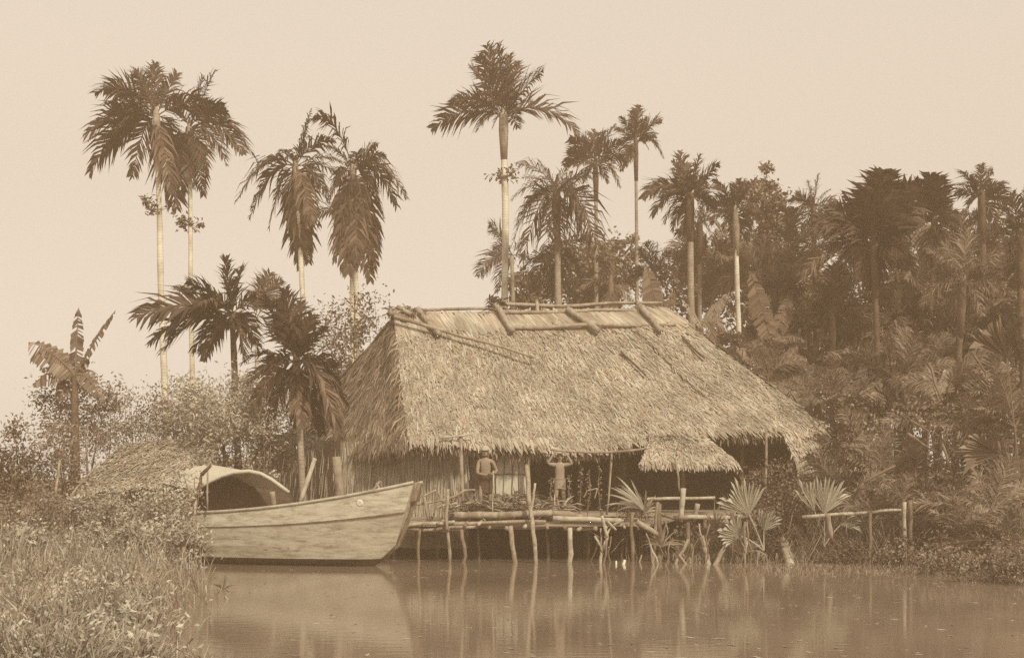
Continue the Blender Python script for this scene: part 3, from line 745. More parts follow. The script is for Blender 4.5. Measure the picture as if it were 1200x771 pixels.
for side in (-1, 1):
    gw = MB(); gw.tube([hp((hull_sec(i / NS)[0][0], hull_sec(i / NS)[0][1] + .01, hull_sec(i / NS)[0][2] + .015), side) for i in range(NS + 1)], .035, 6); gw.build('gunwale', 'hull', BOAT, smooth=True)
    st = MB(); st.tube([hp((hull_sec(i / NS)[1][0], hull_sec(i / NS)[1][1] + .004, hull_sec(i / NS)[1][2]), side) for i in range(NS + 1)], .011, 5); st.build('rubbing_strake', 'pole_dark', BOAT, smooth=True)
stm = MB(); stm.tube([Vector(hp((t[0] + .02, 0, t[2]), 1)) for t in hull_sec(1.0)], [.05, .05, .05, .05, .045], 6); stm.build('stem_post', 'pole_dark', BOAT, smooth=True)
ey = MB(); c0 = at(430, 582, 1); 
sE = .80; t0, t1 = hull_sec(sE)[0], hull_sec(sE)[1]; pe = hp(tuple(t0[j] * .62 + t1[j] * .38 for j in range(3)), -1)
nrm = -lat + Vector((0, 0, -.12)); nrm.normalize(); tx = ax; tz = nrm.cross(tx)
ring = [pe + nrm * .012 + (tx * math.cos(i * math.pi / 8) + tz * math.sin(i * math.pi / 8)) * .085 for i in range(16)]
ring2 = [pe + nrm * .035 + (tx * math.cos(i * math.pi / 8) + tz * math.sin(i * math.pi / 8)) * .06 for i in range(16)]
ey.add(ring + ring2, [(i, (i + 1) % 16, 16 + (i + 1) % 16, 16 + i) for i in range(16)] + [tuple(range(16, 32))]); ey.build('bow_disc', 'white', BOAT)
for i in range(6):
    s = .39 + .03 * i + U(-.01, .01); fq = U(.0, .35); a, b = hull_sec(s)[3], hull_sec(s)[4]
    p = hp(tuple(a[j] + (b[j] - a[j]) * fq for j in range(3)), -1) - lat * .006
    dn = MB(); dn.add([p, p + ax * U(.08, .16) + Vector((0, 0, .0)), p + ax * .12 + Vector((0, 0, -.014)), p + ax * .03 + Vector((0, 0, -.008))], [(0, 1, 2, 3)]); dn.build('gouge', 'pole_dark', BOAT)
# mat shelter: an arched mat over the stern
cf = [(230, 574), (236, 569.5), (248, 563), (260, 557.5), (274, 553.5), (292, 552), (306, 555), (318, 561.5), (329, 569.5), (339, 577)]
fa = [at(x, y, 28.9) for x, y in cf]; off = Vector((-1.1, 1.0, .16)); mb = MB(); vs = []
for p in fa: vs += [p, p + off]
n0 = len(vs); cc = at(285, 590, 28.9)
for p in fa:
    q = (cc - p); q = q.normalized() * .055; vs += [p + q, p + off + q]
k = len(fa); fs = []
for i in range(k - 1):
    fs += [(2 * i, 2 * i + 1, 2 * i + 3, 2 * i + 2), (n0 + 2 * i, n0 + 2 * i + 2, n0 + 2 * i + 3, n0 + 2 * i + 1), (2 * i, 2 * i + 2, n0 + 2 * i + 2, n0 + 2 * i), (2 * i + 1, n0 + 2 * i + 1, n0 + 2 * i + 3, 2 * i + 3)]
mb.add(vs, fs); SH = mb.build('mat_shelter', 'boatmat', BOAT)
mb = MB(); mb.tube([p + Vector((0, -.03, 0)) for p in fa], .045, 7, .05); mb.build('hoop', 'boatmat', SH, smooth=True)
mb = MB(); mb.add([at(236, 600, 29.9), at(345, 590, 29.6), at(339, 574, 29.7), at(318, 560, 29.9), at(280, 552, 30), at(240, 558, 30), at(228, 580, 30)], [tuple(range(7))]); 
bkp = mb.build('shade_backing', 'interior', SH)  # dark sheet across the arch, standing in for the shade inside
for (a, b, r, mt, nm) in (((243, 545), (243, 598), .022, 'pole', 'shelter_post'), ((319, 576), (321, 592), .06, 'pole', 'shelter_post'), ((229, 575), (227, 604), .05, 'boatmat', 'shelter_post'), ((394, 535), (399, 588), .1, 'pole', 'mast_stump'), ((441, 566), (447, 578), .03, 'pole', 'cleat'), ((446, 563), (448, 577), .025, 'pole_dark', 'cleat'), ((435, 577), (445, 564), .025, 'pole', 'cleat')):
    pole_part(nm, at(*a, 28.5), at(*b, 28.5), r, r * 1.05, mt, BOAT, bend=.008, wob=.03)
lone('oar', 'pale oar leaning out of the boat left of the mast stump', 'oar', [[(369, 537, 28.6), (352, 588, 28.4)]], 'white_pole', r=.05, r1=.055, bend=.004)
lone('twisted_branch', 'dark twisted branch rising in front of the boat shelter', 'branch', [[(247, 545, 27.9), (236, 556, 27.9), (233, 575, 27.8), (222, 594, 27.8), (213, 612, 27.7)]], 'bark_dark', r=.03, r1=.05)
def sack(label, px, py, Y, r, mat, name='bundle', cat='bundle'):
    c = at(px, py, Y); mb = MB(); n = 12
    vs = [c + Vector((math.cos(j * math.pi / 6) * math.sin(i * math.pi / 6) * r * U(.9, 1.1), math.sin(j * math.pi / 6) * math.sin(i * math.pi / 6) * r * .9, math.cos(i * math.pi / 6) * r)) for i in range(1, 6) for j in range(12)]
    vs += [c + Vector((0, 0, r)), c - Vector((0, 0, r))]
    fs = [(i * 12 + j, i * 12 + (j + 1) % 12, (i + 1) * 12 + (j + 1) % 12, (i + 1) * 12 + j) for i in range(4) for j in range(12)]
    fs += [(60, (j + 1) % 12, j) for j in range(12)] + [(61, 48 + j, 48 + (j + 1) % 12) for j in range(12)]
    mb.add(vs, fs); return tag(mb.build(name, mat, origin=c - Vector((0, 0, r)), smooth=True), label, cat)
sack('rounded pale bundle on the deck at the feet of the standing man', 567, 585.5, 30.75, .13, 'cloth_mid')

# ------------------------------------------------------------------ people
def grow(name, joints, edges, rad, mat, parent, root0=0, sub=2):
    me = bpy.data.meshes.new(name); me.from_pydata([tuple(j) for j in joints], edges, [])
    o = bpy.data.objects.new(name, me); COL.objects.link(o)
    sk = o.modifiers.new('Skin', 'SKIN'); sk.use_smooth_shade = True
    for i, v in enumerate(me.skin_vertices[0].data):
        r_ = rad[i]; v.radius = r_ if hasattr(r_, '__len__') else (r_, r_); v.use_root = (i == root0)
    sb = o.modifiers.new('Sub', 'SUBSURF'); sb.levels = sub; sb.render_levels = sub
    dg = bpy.context.evaluated_depsgraph_get(); m2 = bpy.data.meshes.new_from_object(o.evaluated_get(dg))
    o.modifiers.clear(); o.data = m2; m2.name = name
    m2.materials.clear(); m2.materials.append(M[mat]); m2.polygons.foreach_set('use_smooth', [True] * len(m2.polygons))
    if parent: o.parent = parent
    return o
def person(label, loc, J, hands, mat, cloth, cloth_z, wrap=None, hair=True, sc=1.0):
    root = thing('person', label, 'person', loc)
    names = list(J); idx = {n_: i for i, n_ in enumerate(names)}
    rad = dict(pelvis=(.135, .1), belly=(.125, .09), chest=(.155, .1), collar=(.105, .065), neck=(.045, .045), skull0=(.062, .068), skull1=(.074, .085), skull2=(.07, .08), crown=(.035, .04),
               shl=.062, shr=.062, ell=.042, elr=.042, wrl=.03, wrr=.03, hal=(.036, .018), har=(.036, .018), hpl=.085, hpr=.085, knl=.055, knr=.055, cal=.05, car=.05, anl=.034, anr=.034, tol=.03, tor=.03)
    ed = [('pelvis', 'belly'), ('belly', 'chest'), ('chest', 'collar'), ('collar', 'neck'), ('neck', 'skull0'), ('skull0', 'skull1'), ('skull1', 'skull2'), ('skull2', 'crown'),
          ('collar', 'shl'), ('shl', 'ell'), ('ell', 'wrl'), ('wrl', 'hal'), ('collar', 'shr'), ('shr', 'elr'), ('elr', 'wrr'), ('wrr', 'har'),
          ('pelvis', 'hpl'), ('hpl', 'knl'), ('knl', 'cal'), ('cal', 'anl'), ('anl', 'tol'), ('pelvis', 'hpr'), ('hpr', 'knr'), ('knr', 'car'), ('car', 'anr'), ('anr', 'tor')]
    JV = [Vector(J[n_]) * sc for n_ in names]; rr = [rad[n_] if not hasattr(rad[n_], '__len__') else rad[n_] for n_ in names]
    rr = [tuple(x * sc for x in r_) if hasattr(r_, '__len__') else r_ * sc for r_ in rr]
    E = [(idx[a], idx[b]) for a, b in ed]
    for h, (d, bend) in hands.items():       # four fingers and a thumb from each palm
        p = Vector(J[h]) * sc; d = Vector(d).normalized(); w_ = d.cross(Vector(bend)).normalized(); bd = Vector(bend).normalized()
        for q, (o_, L) in enumerate(((-.027, .06), (-.009, .072), (.009, .067), (.027, .052))):
            a = p + d * .02 + w_ * o_; b = a + d * L * .55 + bd * .012; c_ = b + d * L * .35 + bd * L * .5
            n0 = len(JV); JV += [a, b, c_]; rr += [.0095, .009, .007]; E += [(idx[h], n0), (n0, n0 + 1), (n0 + 1, n0 + 2)]
        a = p - d * .02 - w_ * .035; b = a - w_ * .025 + d * .03 + bd * .015
        n0 = len(JV); JV += [a, b]; rr += [.011, .008]; E += [(idx[h], n0), (n0, n0 + 1)]
    body = grow('body', JV, E, rr, mat, root, idx['pelvis'])
    s1 = Vector(J['skull1']) * sc; fz = Vector((0, -1, 0)); 
    nm = MB(); nm.tube([s1 + Vector((0, -.078, .03)) * sc, s1 + Vector((0, -.1, -.012)) * sc, s1 + Vector((0, -.085, -.022)) * sc], [.009, .016, .01], 6); o = nm.build('nose', mat, None); o.parent = root; o.data.polygons.foreach_set('use_smooth', [True] * len(o.data.polygons))
    for sx in (-1, 1):
        e = MB(); e.tube([s1 + Vector((sx * .03 - .011, -.079, .018)) * sc, s1 + Vector((sx * .03 + .011, -.079, .018)) * sc], .008, 6); o = e.build('eye', 'eye', None); o.parent = root
        e = MB(); e.tube([s1 + Vector((sx * .078, .0, .03)) * sc, s1 + Vector((sx * .085, .004, .0)) * sc, s1 + Vector((sx * .076, .0, -.025)) * sc], [.012, .016, .01], 6); o = e.build('ear', mat, None); o.parent = root
    e = MB(); e.tube([s1 + Vector((-.022, -.078, -.05)) * sc, s1 + Vector((.0, -.085, -.05)) * sc, s1 + Vector((.022, -.078, -.05)) * sc], .007, 5); o = e.build('mouth', 'hair', None); o.parent = root
    def dome(name, mt, r, zlo, thick, squash=1.0):
        mb = MB(); vs = []; rows_ = 6
        for i in range(rows_ + 1):
            th = i / rows_ * math.pi * zlo
            for j in range(16):
                f_ = 2 * math.pi * j / 16; cut = 1.0
                rr_ = r * (1 + thick * U(-.4, 1))
                z = math.cos(th); 
                if math.sin(f_) < -.2 and th > 1.35: th2 = 1.35
                else: th2 = th
                vs.append(s1 + Vector((0, .006, .022)) * sc + Vector((math.cos(f_) * math.sin(th2) * rr_ * .93, math.sin(f_) * math.sin(th2) * rr_ * 1.08, math.cos(th2) * rr_ * squash)))
        mb.add(vs, [(i * 16 + j, i * 16 + (j + 1) % 16, (i + 1) * 16 + (j + 1) % 16, (i + 1) * 16 + j) for i in range(rows_) for j in range(16)])
        o = mb.build(name, mt, None, smooth=True); o.parent = root
    dome('hair', 'hair', .094 * sc, .66, .05)
    if wrap:
        mb = MB(); c_ = s1 + Vector((0, .0, .06)) * sc
        for q in range(5):
            zz = .0 + q * .018; rr_ = (.102 - .006 * q * q * .6) * sc
            mb.tube([c_ + Vector((math.cos(a) * rr_ * .95, math.sin(a) * rr_ * 1.08, zz + .01 * math.sin(a + q))) for a in [2 * math.pi * i / 18 for i in range(19)]], .02 * sc, 6, .1)
        dome_c = c_ + Vector((0, 0, .075))
        mb.tube([dome_c + Vector((0, 0, -.05)), dome_c, dome_c + Vector((0, 0, .02))], [.08, .06, .02], 10)
        mb.tube([c_ + Vector((.1, .02, .02)), c_ + Vector((.12, .02, -.06)), c_ + Vector((.11, .03, -.13))], [.02, .025, .012], 6)
        o = mb.build('head_wrap', wrap, None, smooth=True); o.parent = root
    zt, zb, flare = cloth_z; mb = MB(); vs = []; nr = 8
    pz = Vector(J['pelvis']) * sc
    for i in range(nr + 1):
        t = i / nr; z = zt + (zb - zt) * t
        for j in range(20):
            f_ = 2 * math.pi * j / 20; fold = 1 + .07 * math.sin(f_ * 5 + 1) * t + .03 * math.sin(f_ * 9) * t
            a_, b_ = (.155 + flare * t) * fold, (.125 + flare * .7 * t) * fold
            vs.append(Vector((pz.x * (1 - .3 * t) + math.cos(f_) * a_ * sc, pz.y + math.sin(f_) * b_ * sc, (z + .012 * math.sin(f_ * 3)) * sc)))
    mb.add(vs, [(i * 20 + j, i * 20 + (j + 1) % 20, (i + 1) * 20 + (j + 1) % 20, (i + 1) * 20 + j) for i in range(nr) for j in range(20)])
    mb.tube([Vector((pz.x + math.cos(f_) * .158 * sc, pz.y + math.sin(f_) * .128 * sc, zt * sc)) for f_ in [2 * math.pi * i / 18 for i in range(19)]], .012, 5)
    o = mb.build('waist_cloth', cloth, None, smooth=True); o.parent = root
    return root
p1 = at(569, 599, 30.5); p1.z = FZ
J1 = dict(pelvis=(0, .0, .84), belly=(0, -.01, 1.0), chest=(.0, -.03, 1.17), collar=(.0, -.03, 1.31), neck=(-.01, -.05, 1.39), skull0=(-.015, -.075, 1.45), skull1=(-.015, -.07, 1.52), skull2=(-.015, -.06, 1.58), crown=(-.015, -.05, 1.62),
          shl=(-.17, -.03, 1.29), ell=(-.2, -.12, 1.0), wrl=(.0, -.25, .95), hal=(.1, -.26, .98), shr=(.17, -.03, 1.29), elr=(.27, .02, 1.06), wrr=(.235, -.19, 1.0), har=(.21, -.27, 1.02),
          hpl=(-.085, 0, .8), knl=(-.12, -.1, .46), cal=(-.12, -.06, .34), anl=(-.12, 0, .08), tol=(-.15, -.15, .03), hpr=(.085, 0, .8), knr=(.1, -.05, .46), car=(.11, -.02, .34), anr=(.12, .03, .08), tor=(.15, -.11, .03))
person('man in pale head wrap and dark waist cloth leaning on a stick with both hands', p1, J1, {'hal': ((1, -.1, .1), (0, -.4, -1)), 'har': ((-.5, -.6, -.2), (-.3, .2, -1))}, 'skin', 'cloth', (.95, .5, .03), 'cloth_pale')
mb = MB(); mb.stick(p1 + Vector((.2, -.28, 1.06)), p1 + Vector((.17, -.36, -.03)), .02, .016, 7, 6, .01)
tag(mb.build('walking_stick', 'white_pole', origin=p1 + Vector((.17, -.36, 0)), smooth=True), 'pale walking stick held upright by the man with the head wrap', 'stick')
p2 = at(656, 599, 30.75); p2.z = FZ
J2 = dict(pelvis=(0, 0, .86), belly=(0, -.01, 1.02), chest=(0, -.02, 1.18), collar=(0, -.02, 1.31), neck=(0, -.03, 1.385), skull0=(0, -.055, 1.445), skull1=(0, -.05, 1.515), skull2=(0, -.04, 1.575), crown=(0, -.03, 1.61),
          shl=(-.16, -.02, 1.31), ell=(-.33, -.1, 1.35), wrl=(-.19, -.1, 1.58), hal=(-.11, -.07, 1.65), shr=(.16, -.02, 1.31), elr=(.335, -.1, 1.34), wrr=(.2, -.1, 1.57), har=(.11, -.07, 1.65),
          hpl=(-.08, 0, .81), knl=(-.1, -.05, .46), cal=(-.1, 0, .34), anl=(-.1, .03, .08), tol=(-.13, -.12, .03), hpr=(.08, 0, .81), knr=(.1, -.02, .46), car=(.11, .03, .34), anr=(.11, .05, .08), tor=(.14, -.1, .03))
person('bare-chested youth standing in the open doorway with both hands raised to the head', p2, J2, {'hal': ((1, -.05, .1), (0, 0, -1)), 'har': ((-1, -.05, .1), (0, 0, -1))}, 'skin_youth', 'cloth_mid', (.93, .66, .0), None, sc=.92)
# ------------------------------------------------------------------ tall palms
GL = 'areca palms left of the house'; GB = 'palms behind the house'; GR = 'palms of the right-hand grove'
palm('tallest palm at far left, with a ragged crown on a long pale trunk', 40, (183, 137), (194, 480), 8,
     [(183, 77, 2), (203, 82, 2), (166, 92, 4), (152, 76, 4), (106, 102, 30), (128, 108, 25), (89, 148, 30), (112, 207, 42), (126, 186, 40), (150, 204, 36), (205, 200, 25), (200, 240, 30), (138, 165, 30), (216, 168, 20)], 2, .33, wid=.062, group=GL, trunk='bark_white', fruit=[(187, 246, 13), (174, 240, 9)], skirt=[(204, 228, 14)])
palm('slimmer tall palm right beside the tallest left palm, dark seed cluster on its trunk', 41, (222, 152), (225, 480), 6.2,
     [(238, 90, 3), (256, 91, 6), (270, 138, 22), (262, 126, 20), (297, 184, 48), (285, 180, 40), (267, 194, 35), (247, 208, 28), (208, 118, 6), (228, 218, 15), (205, 222, 25)], 2, .34, wid=.062, group=GL, trunk='bark_white', fruit=[(224, 264, 15), (215, 262, 9)], skirt=[(232, 222, 8)])
palm('drooping palm with hanging brown skirt, left neighbour of the arching-frond palm', 42, (346, 196), (363, 480), 7,
     [(367, 134, -2), (360, 150, 4), (293, 199, 25), (286, 240, 48), (297, 258, 46), (317, 268, 40), (384, 234, 30), (330, 250, 24), (372, 262, 30)], 4, .3, wid=.06, group=GL, trunk='bark_white',
     skirt=[(345, 306, 12), (355, 300, 10), (371, 268, 18), (340, 280, 10), (352, 290, 6)], sag=1.0)
p4 = palm('drooping palm with top frond arching left above a thick skirt of dead leaves', 41.5, (414, 200), (422, 480), 7,
     [(372, 142, 42), (384, 176, 14), (476, 233, 45), (464, 240, 48), (452, 262, 40), (442, 236, 30), (384, 236, 30), (440, 166, 12), (452, 185, 12)], 3, .3, wid=.06, group=GL, trunk='bark_white',
     skirt=[(396, 310, 20), (404, 318, 14), (412, 325, 8), (423, 312, 10), (434, 275, 18), (428, 318, 12), (392, 275, 22), (400, 290, 16), (418, 300, 4), (436, 300, 16)], sag=1.0)
palm('thin pale palm trunk beside the palm with the thick dead skirt', 43, (412, 250), (414, 480), 6, [(398, 300, 16), (424, 300, 14), (408, 310, 8)], 2, .3, 'palm_dry', group=GL, trunk='bark_white')
palm('low bushy palm with stiff upright fronds rising from the shrubs left of the house', 34, (272, 368), (277, 500), 9,
     [(267, 305, 3), (278, 310, 3), (256, 318, 4), (205, 336, 12), (220, 330, 10), (238, 338, 8), (172, 377, 26), (184, 402, 26), (197, 416, 28), (236, 420, 25), (222, 412, 25), (318, 360, 15), (303, 413, 28), (290, 424, 22), (251, 402, 22), (296, 345, 10), (214, 372, 20)], 5, .36, wid=.085, group=GL, trunk='bark_dark', shaft=False)
palm('pale sunlit frond cluster behind the low bushy palm', 36, (300, 372), (302, 500), 6, [(329, 329, 10), (319, 322, 8), (308, 330, 6), (330, 350, 14), (318, 395, 20), (290, 340, 6)], 1, .34, 'palm_mid', group=GL, trunk='bark_white', shaft=False)
palm('young palm before the house end with dark upright fronds and hanging pale ones', 31, (347, 425), (355, 580), 9,
     [(340, 346, 2), (326, 358, 3), (312, 348, 3), (351, 355, 2), (368, 371, 3), (382, 384, 6), (360, 372, 3), (320, 385, 8), (286, 426, 22), (296, 450, 24), (302, 440, 22)], 3, .36, wid=.085, group=GL, trunk='bark',
     skirt=[(300, 486, 30), (310, 498, 26), (330, 480, 12), (400, 514, 58), (402, 470, 38), (397, 450, 32), (388, 500, 40), (356, 500, 10), (372, 505, 22), (342, 498, 8)])
palm('tallest palm over the roof, bushy dark crown on a smooth white trunk', 44, (590, 138), (594, 480), 9.5,
     [(571, 63, 2), (585, 58, 2), (597, 61, 2), (606, 66, 3), (552, 84, 6), (562, 76, 5), (525, 110, 22), (506, 149, 25), (530, 128, 22), (558, 155, 20), (577, 150, 15), (636, 74, 8), (622, 90, 8), (612, 104, 6), (677, 158, 40), (566, 120, 10), (548, 110, 12), (570, 140, 12), (604, 128, 8)], 4, .3, trunk='bark_white', group=GB, wid=.05, fruit=[(582, 203, 12), (598, 204, 8)])
palm('broad shaggy palm with a heavy drooping crown behind the ridge', 42, (652, 225), (656, 480), 9,
     [(631, 191, 4), (640, 196, 4), (613, 212, 12), (600, 236, 22), (604, 262, 32), (600, 290, 46), (613, 304, 44), (628, 300, 36), (640, 308, 26), (655, 296, 16), (672, 300, 26), (688, 290, 40), (697, 288, 46), (707, 300, 56), (682, 236, 22), (690, 206, 12), (662, 285, 12), (664, 196, 5), (645, 280, 16), (620, 260, 30), (680, 265, 34)], 8, .34, group=GB, wid=.045, sag=1.2, n=26)
palm('smaller shaggy palm under the broad drooping one, its fronds hanging round the trunk', 44, (655, 300), (656, 480), 8, [(630, 330, 20), (622, 340, 26), (640, 345, 14), (672, 345, 22), (684, 335, 24), (650, 350, 6), (610, 322, 22), (668, 322, 16)], 5, .34, 'palm', group=GB, sag=1.2)
palm('slender palm with a spiky crown, left of the two thin-trunked ones', 48, (698, 192), (701, 480), 5.5,
     [(696, 150, 2), (720, 147, 8), (710, 150, 4), (667, 167, 12), (666, 178, 14), (662, 190, 18), (727, 217, 26), (733, 190, 16), (707, 152, 3), (712, 214, 12), (682, 160, 6), (684, 215, 14), (728, 170, 10)], 4, .34, group=GB, wid=.075)
palm('slender palm with the highest crown of the right-hand group, on a thread-thin trunk', 49, (745, 168), (748, 480), 5,
     [(748, 125, 1), (740, 132, 2), (727, 140, 6), (722, 150, 8), (773, 146, 14), (777, 184, 26), (727, 204, 18), (760, 176, 12), (719, 180, 16), (757, 140, 4), (733, 196, 12), (766, 168, 12)], 4, .34, group=GB, wid=.075)
palm('stout palm with a pale trunk right of the ridge end and wide spreading lower fronds', 42, (808, 232), (813, 480), 9,
     [(797, 179, 2), (803, 190, 2), (818, 186, 3), (842, 193, 8), (788, 190, 4), (752, 235, 30), (766, 217, 18), (764, 254, 30), (777, 264, 24), (788, 270, 22), (802, 272, 14), (825, 268, 20), (838, 246, 16), (776, 232, 20), (830, 205, 8)], 5, .34, group=GB, wid=.08, trunk='bark')
palm('second thinner palm close behind the stout pale-trunked palm', 45, (820, 262), (819, 480), 6, [(800, 240, 8), (840, 240, 8), (845, 270, 20), (836, 290, 20), (802, 292, 18), (820, 300, 6), (826, 232, 2)], 3, .34, group=GB)
palm('dark palm with a thin leaning white trunk left of the broadleaf tree', 43, (862, 250), (868, 480), 7,
     [(866, 210, 2), (856, 216, 2), (848, 215, 3), (836, 214, 8), (833, 236, 14), (833, 264, 22), (846, 270, 16), (880, 264, 18), (890, 245, 12), (874, 222, 4), (862, 285, 6), (876, 284, 12), (842, 226, 8), (886, 278, 20)], 5, .34, group=GB, trunk='bark_white', wid=.08)
palm('palm with a pointed crown between the broadleaf tree and the big grove palm', 46, (953, 245), (958, 480), 6,
     [(955, 209, 1), (944, 216, 3), (973, 222, 6), (924, 236, 10), (932, 228, 8), (934, 256, 18), (986, 248, 14), (978, 236, 8), (940, 280, 20), (965, 290, 14), (976, 275, 18), (928, 262, 18), (952, 290, 8)], 5, .36, group=GR, trunk='bark_dark')
palm('big dark grove palm with broad stiff fronds, the largest crown on the right', 36, (1024, 290), (1032, 520), 8,
     [(1023, 211, 1), (1029, 212, 1), (1014, 224, 2), (992, 226, 4), (1003, 232, 3), (1061, 226, 4), (1050, 238, 4), (1042, 230, 3), (958, 257, 14), (968, 272, 16), (976, 292, 20), (1058, 292, 18), (1066, 312, 22), (1004, 330, 20), (1030, 340, 8), (985, 322, 26), (1052, 334, 24), (1072, 268, 14), (1016, 250, 2), (1036, 252, 2), (975, 240, 10), (1075, 245, 10), (990, 300, 14), (1045, 315, 12)], 5, .42, group=GR, wid=.12, trunk='bark_dark')
palm('grove palm with a bent-over crown just right of the largest one', 38, (1095, 262), (1085, 520), 8,
     [(1084, 210, 6), (1095, 213, 2), (1070, 216, 14), (1072, 232, 12), (1100, 224, 2), (1122, 274, 18), (1116, 240, 8), (1066, 270, 16), (1108, 300, 18), (1080, 310, 18), (1062, 250, 14), (1126, 258, 14)], 5, .42, group=GR, trunk='bark_dark', wid=.11)
palm('palm at the right edge whose crown rises over the grove', 40, (1150, 232), (1160, 520), 8,
     [(1146, 196, 2), (1119, 206, 14), (1122, 227, 12), (1165, 198, 4), (1180, 215, 12), (1186, 240, 18), (1128, 255, 18), (1150, 275, 8), (1172, 268, 18), (1135, 212, 6)], 5, .34, group=GR, trunk='bark_dark', wid=.075)
palm('palm half out of view at the right margin', 37, (1195, 280), (1198, 520), 9, [(1190, 225, 2), (1165, 245, 10), (1150, 280, 20), (1165, 315, 26), (1200, 220, 2), (1215, 240, 8), (1195, 335, 8), (1175, 260, 10)], 5, .34, group=GR, trunk='bark_dark')
palm('dense low palm with sweeping pale-edged fronds under the right edge palm', 33, (1128, 330), (1120, 540), 9,
     [(1085, 296, 14), (1070, 330, 20), (1080, 360, 28), (1110, 380, 20), (1150, 370, 20), (1172, 340, 24), (1165, 300, 12), (1130, 270, 2), (1105, 285, 6), (1145, 280, 4), (1185, 310, 16), (1095, 345, 22)], 8, .34, 'palm_mid', group=GR, trunk='bark_dark', wid=.045)
palm('palm with thin trunk in the middle of the grove behind the largest crown', 43, (1052, 330), (1055, 520), 6, [(1030, 300, 8), (1075, 302, 8), (1090, 330, 18), (1084, 360, 24), (1024, 358, 22), (1050, 375, 6), (1056, 285, 1), (1016, 332, 18)], 6, .36, group=GR, trunk='bark_dark')
palm('low feathery palm between the banana plants and the grove', 37, (975, 372), (976, 520), 7, [(940, 340, 12), (952, 325, 6), (975, 312, 2), (1000, 330, 6), (1016, 356, 16), (1010, 392, 24), (940, 385, 24), (960, 405, 16), (990, 408, 14)], 6, .34, group=GR, trunk='bark_dark')
palm('small spiky palm right behind the ridge end', 44, (766, 322), (768, 480), 7, [(760, 282, 2), (772, 284, 2), (748, 292, 4), (786, 294, 5), (740, 316, 12), (793, 318, 12), (752, 345, 14), (784, 346, 14), (778, 302, 3), (765, 350, 4), (735, 335, 18), (798, 340, 18)], 5, .34, group=GB)
palm('low palm with arched fronds behind the ridge poles', 43, (716, 335), (717, 480), 7, [(690, 318, 12), (700, 300, 6), (720, 296, 2), (738, 310, 8), (745, 335, 16), (738, 358, 20), (694, 356, 20), (682, 340, 16), (712, 366, 6)], 6, .34, 'palm_mid', group=GB)
palm('stray fronds showing left of the tall white trunk behind the roof', 46, (600, 300), (603, 480), 6, [(574, 262, 10), (574, 272, 12), (578, 292, 14), (566, 322, 22), (576, 300, 12), (582, 340, 18), (560, 326, 20), (618, 280, 8)], 2, .36, group=GB, shaft=False)
palm('fan-fronded palm low in the jungle above the far roof corner', 38, (908, 345), (908, 480), 7, [(880, 318, 8), (895, 305, 4), (915, 302, 2), (932, 316, 6), (944, 340, 14), (936, 366, 20), (880, 368, 22), (872, 342, 14)], 5, .36, 'palm', group=GR, trunk='bark_dark')

# ------------------------------------------------------------------ jungle behind
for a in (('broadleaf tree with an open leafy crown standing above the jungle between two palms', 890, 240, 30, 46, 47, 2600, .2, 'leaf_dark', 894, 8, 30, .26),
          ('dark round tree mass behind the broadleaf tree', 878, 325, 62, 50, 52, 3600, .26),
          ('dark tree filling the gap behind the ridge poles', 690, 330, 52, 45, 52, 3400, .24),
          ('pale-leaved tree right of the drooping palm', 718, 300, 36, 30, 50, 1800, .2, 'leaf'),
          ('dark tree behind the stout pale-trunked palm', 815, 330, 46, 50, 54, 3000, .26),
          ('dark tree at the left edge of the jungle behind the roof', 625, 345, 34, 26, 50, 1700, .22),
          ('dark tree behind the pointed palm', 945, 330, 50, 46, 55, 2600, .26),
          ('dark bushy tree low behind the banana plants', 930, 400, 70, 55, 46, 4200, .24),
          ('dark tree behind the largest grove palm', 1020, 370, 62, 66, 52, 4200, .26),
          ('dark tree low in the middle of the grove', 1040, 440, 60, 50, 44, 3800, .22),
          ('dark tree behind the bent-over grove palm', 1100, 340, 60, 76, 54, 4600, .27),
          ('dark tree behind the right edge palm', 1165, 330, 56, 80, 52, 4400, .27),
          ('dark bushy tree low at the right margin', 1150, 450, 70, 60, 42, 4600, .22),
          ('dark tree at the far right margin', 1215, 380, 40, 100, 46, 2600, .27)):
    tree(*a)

# ------------------------------------------------------------------ banana plants and low jungle behind the right end of the roof
banana('banana plant at far left with a torn upright leaf and broad side leaves', 30, (88, 440),
       [(90, 360, .05, .16), (140, 366, .05, .07), (46, 408, .2, .2), (44, 432, .2, .2), (58, 440, .25, .2), (112, 455, .5, .2), (122, 472, .5, .2), (66, 470, .45, .3), (104, 420, .2, .3), (30, 400, .2, .3), (36, 452, .4, .3), (112, 438, .4, .2)], 'palm_mid', .26, torn=.16)
banana('banana plant with a tall broad leaf behind the ridge end', 38, (776, 392), [(757, 312, .08, .17), (790, 340, .15, .14), (750, 370, .3, .15)])
banana('banana plant with one bright arched leaf right of the ridge end', 39, (822, 385), [(858, 343, .25, .17), (800, 350, .15, .15), (850, 375, .35, .2)], 'banana_pale')
banana('banana plant with a big upright leaf above the right roof slope', 37, (905, 405), [(876, 322, .05, .17), (930, 345, .15, .17), (868, 370, .3, .17), (945, 400, .4, .18)])
banana('banana plant arching low over the right roof slope, left clump', 37, (850, 430), [(800, 392, .45, .15), (820, 378, .35, .15), (890, 380, .3, .17), (905, 410, .4, .16), (840, 365, .2, .15), (812, 420, .4, .16)])
banana('banana plant arching low over the right roof slope, nearer clump', 36, (905, 455), [(862, 412, .5, .17), (880, 400, .35, .16), (935, 405, .3, .17), (960, 440, .5, .18), (948, 462, .4, .2)])
banana('banana plant with pale sunlit leaves behind the far roof corner', 35.5, (938, 478), [(925, 430, .3, .2), (968, 440, .4, .2), (975, 465, .4, .2), (900, 448, .4, .2), (955, 425, .2, .16)], 'banana_pale')
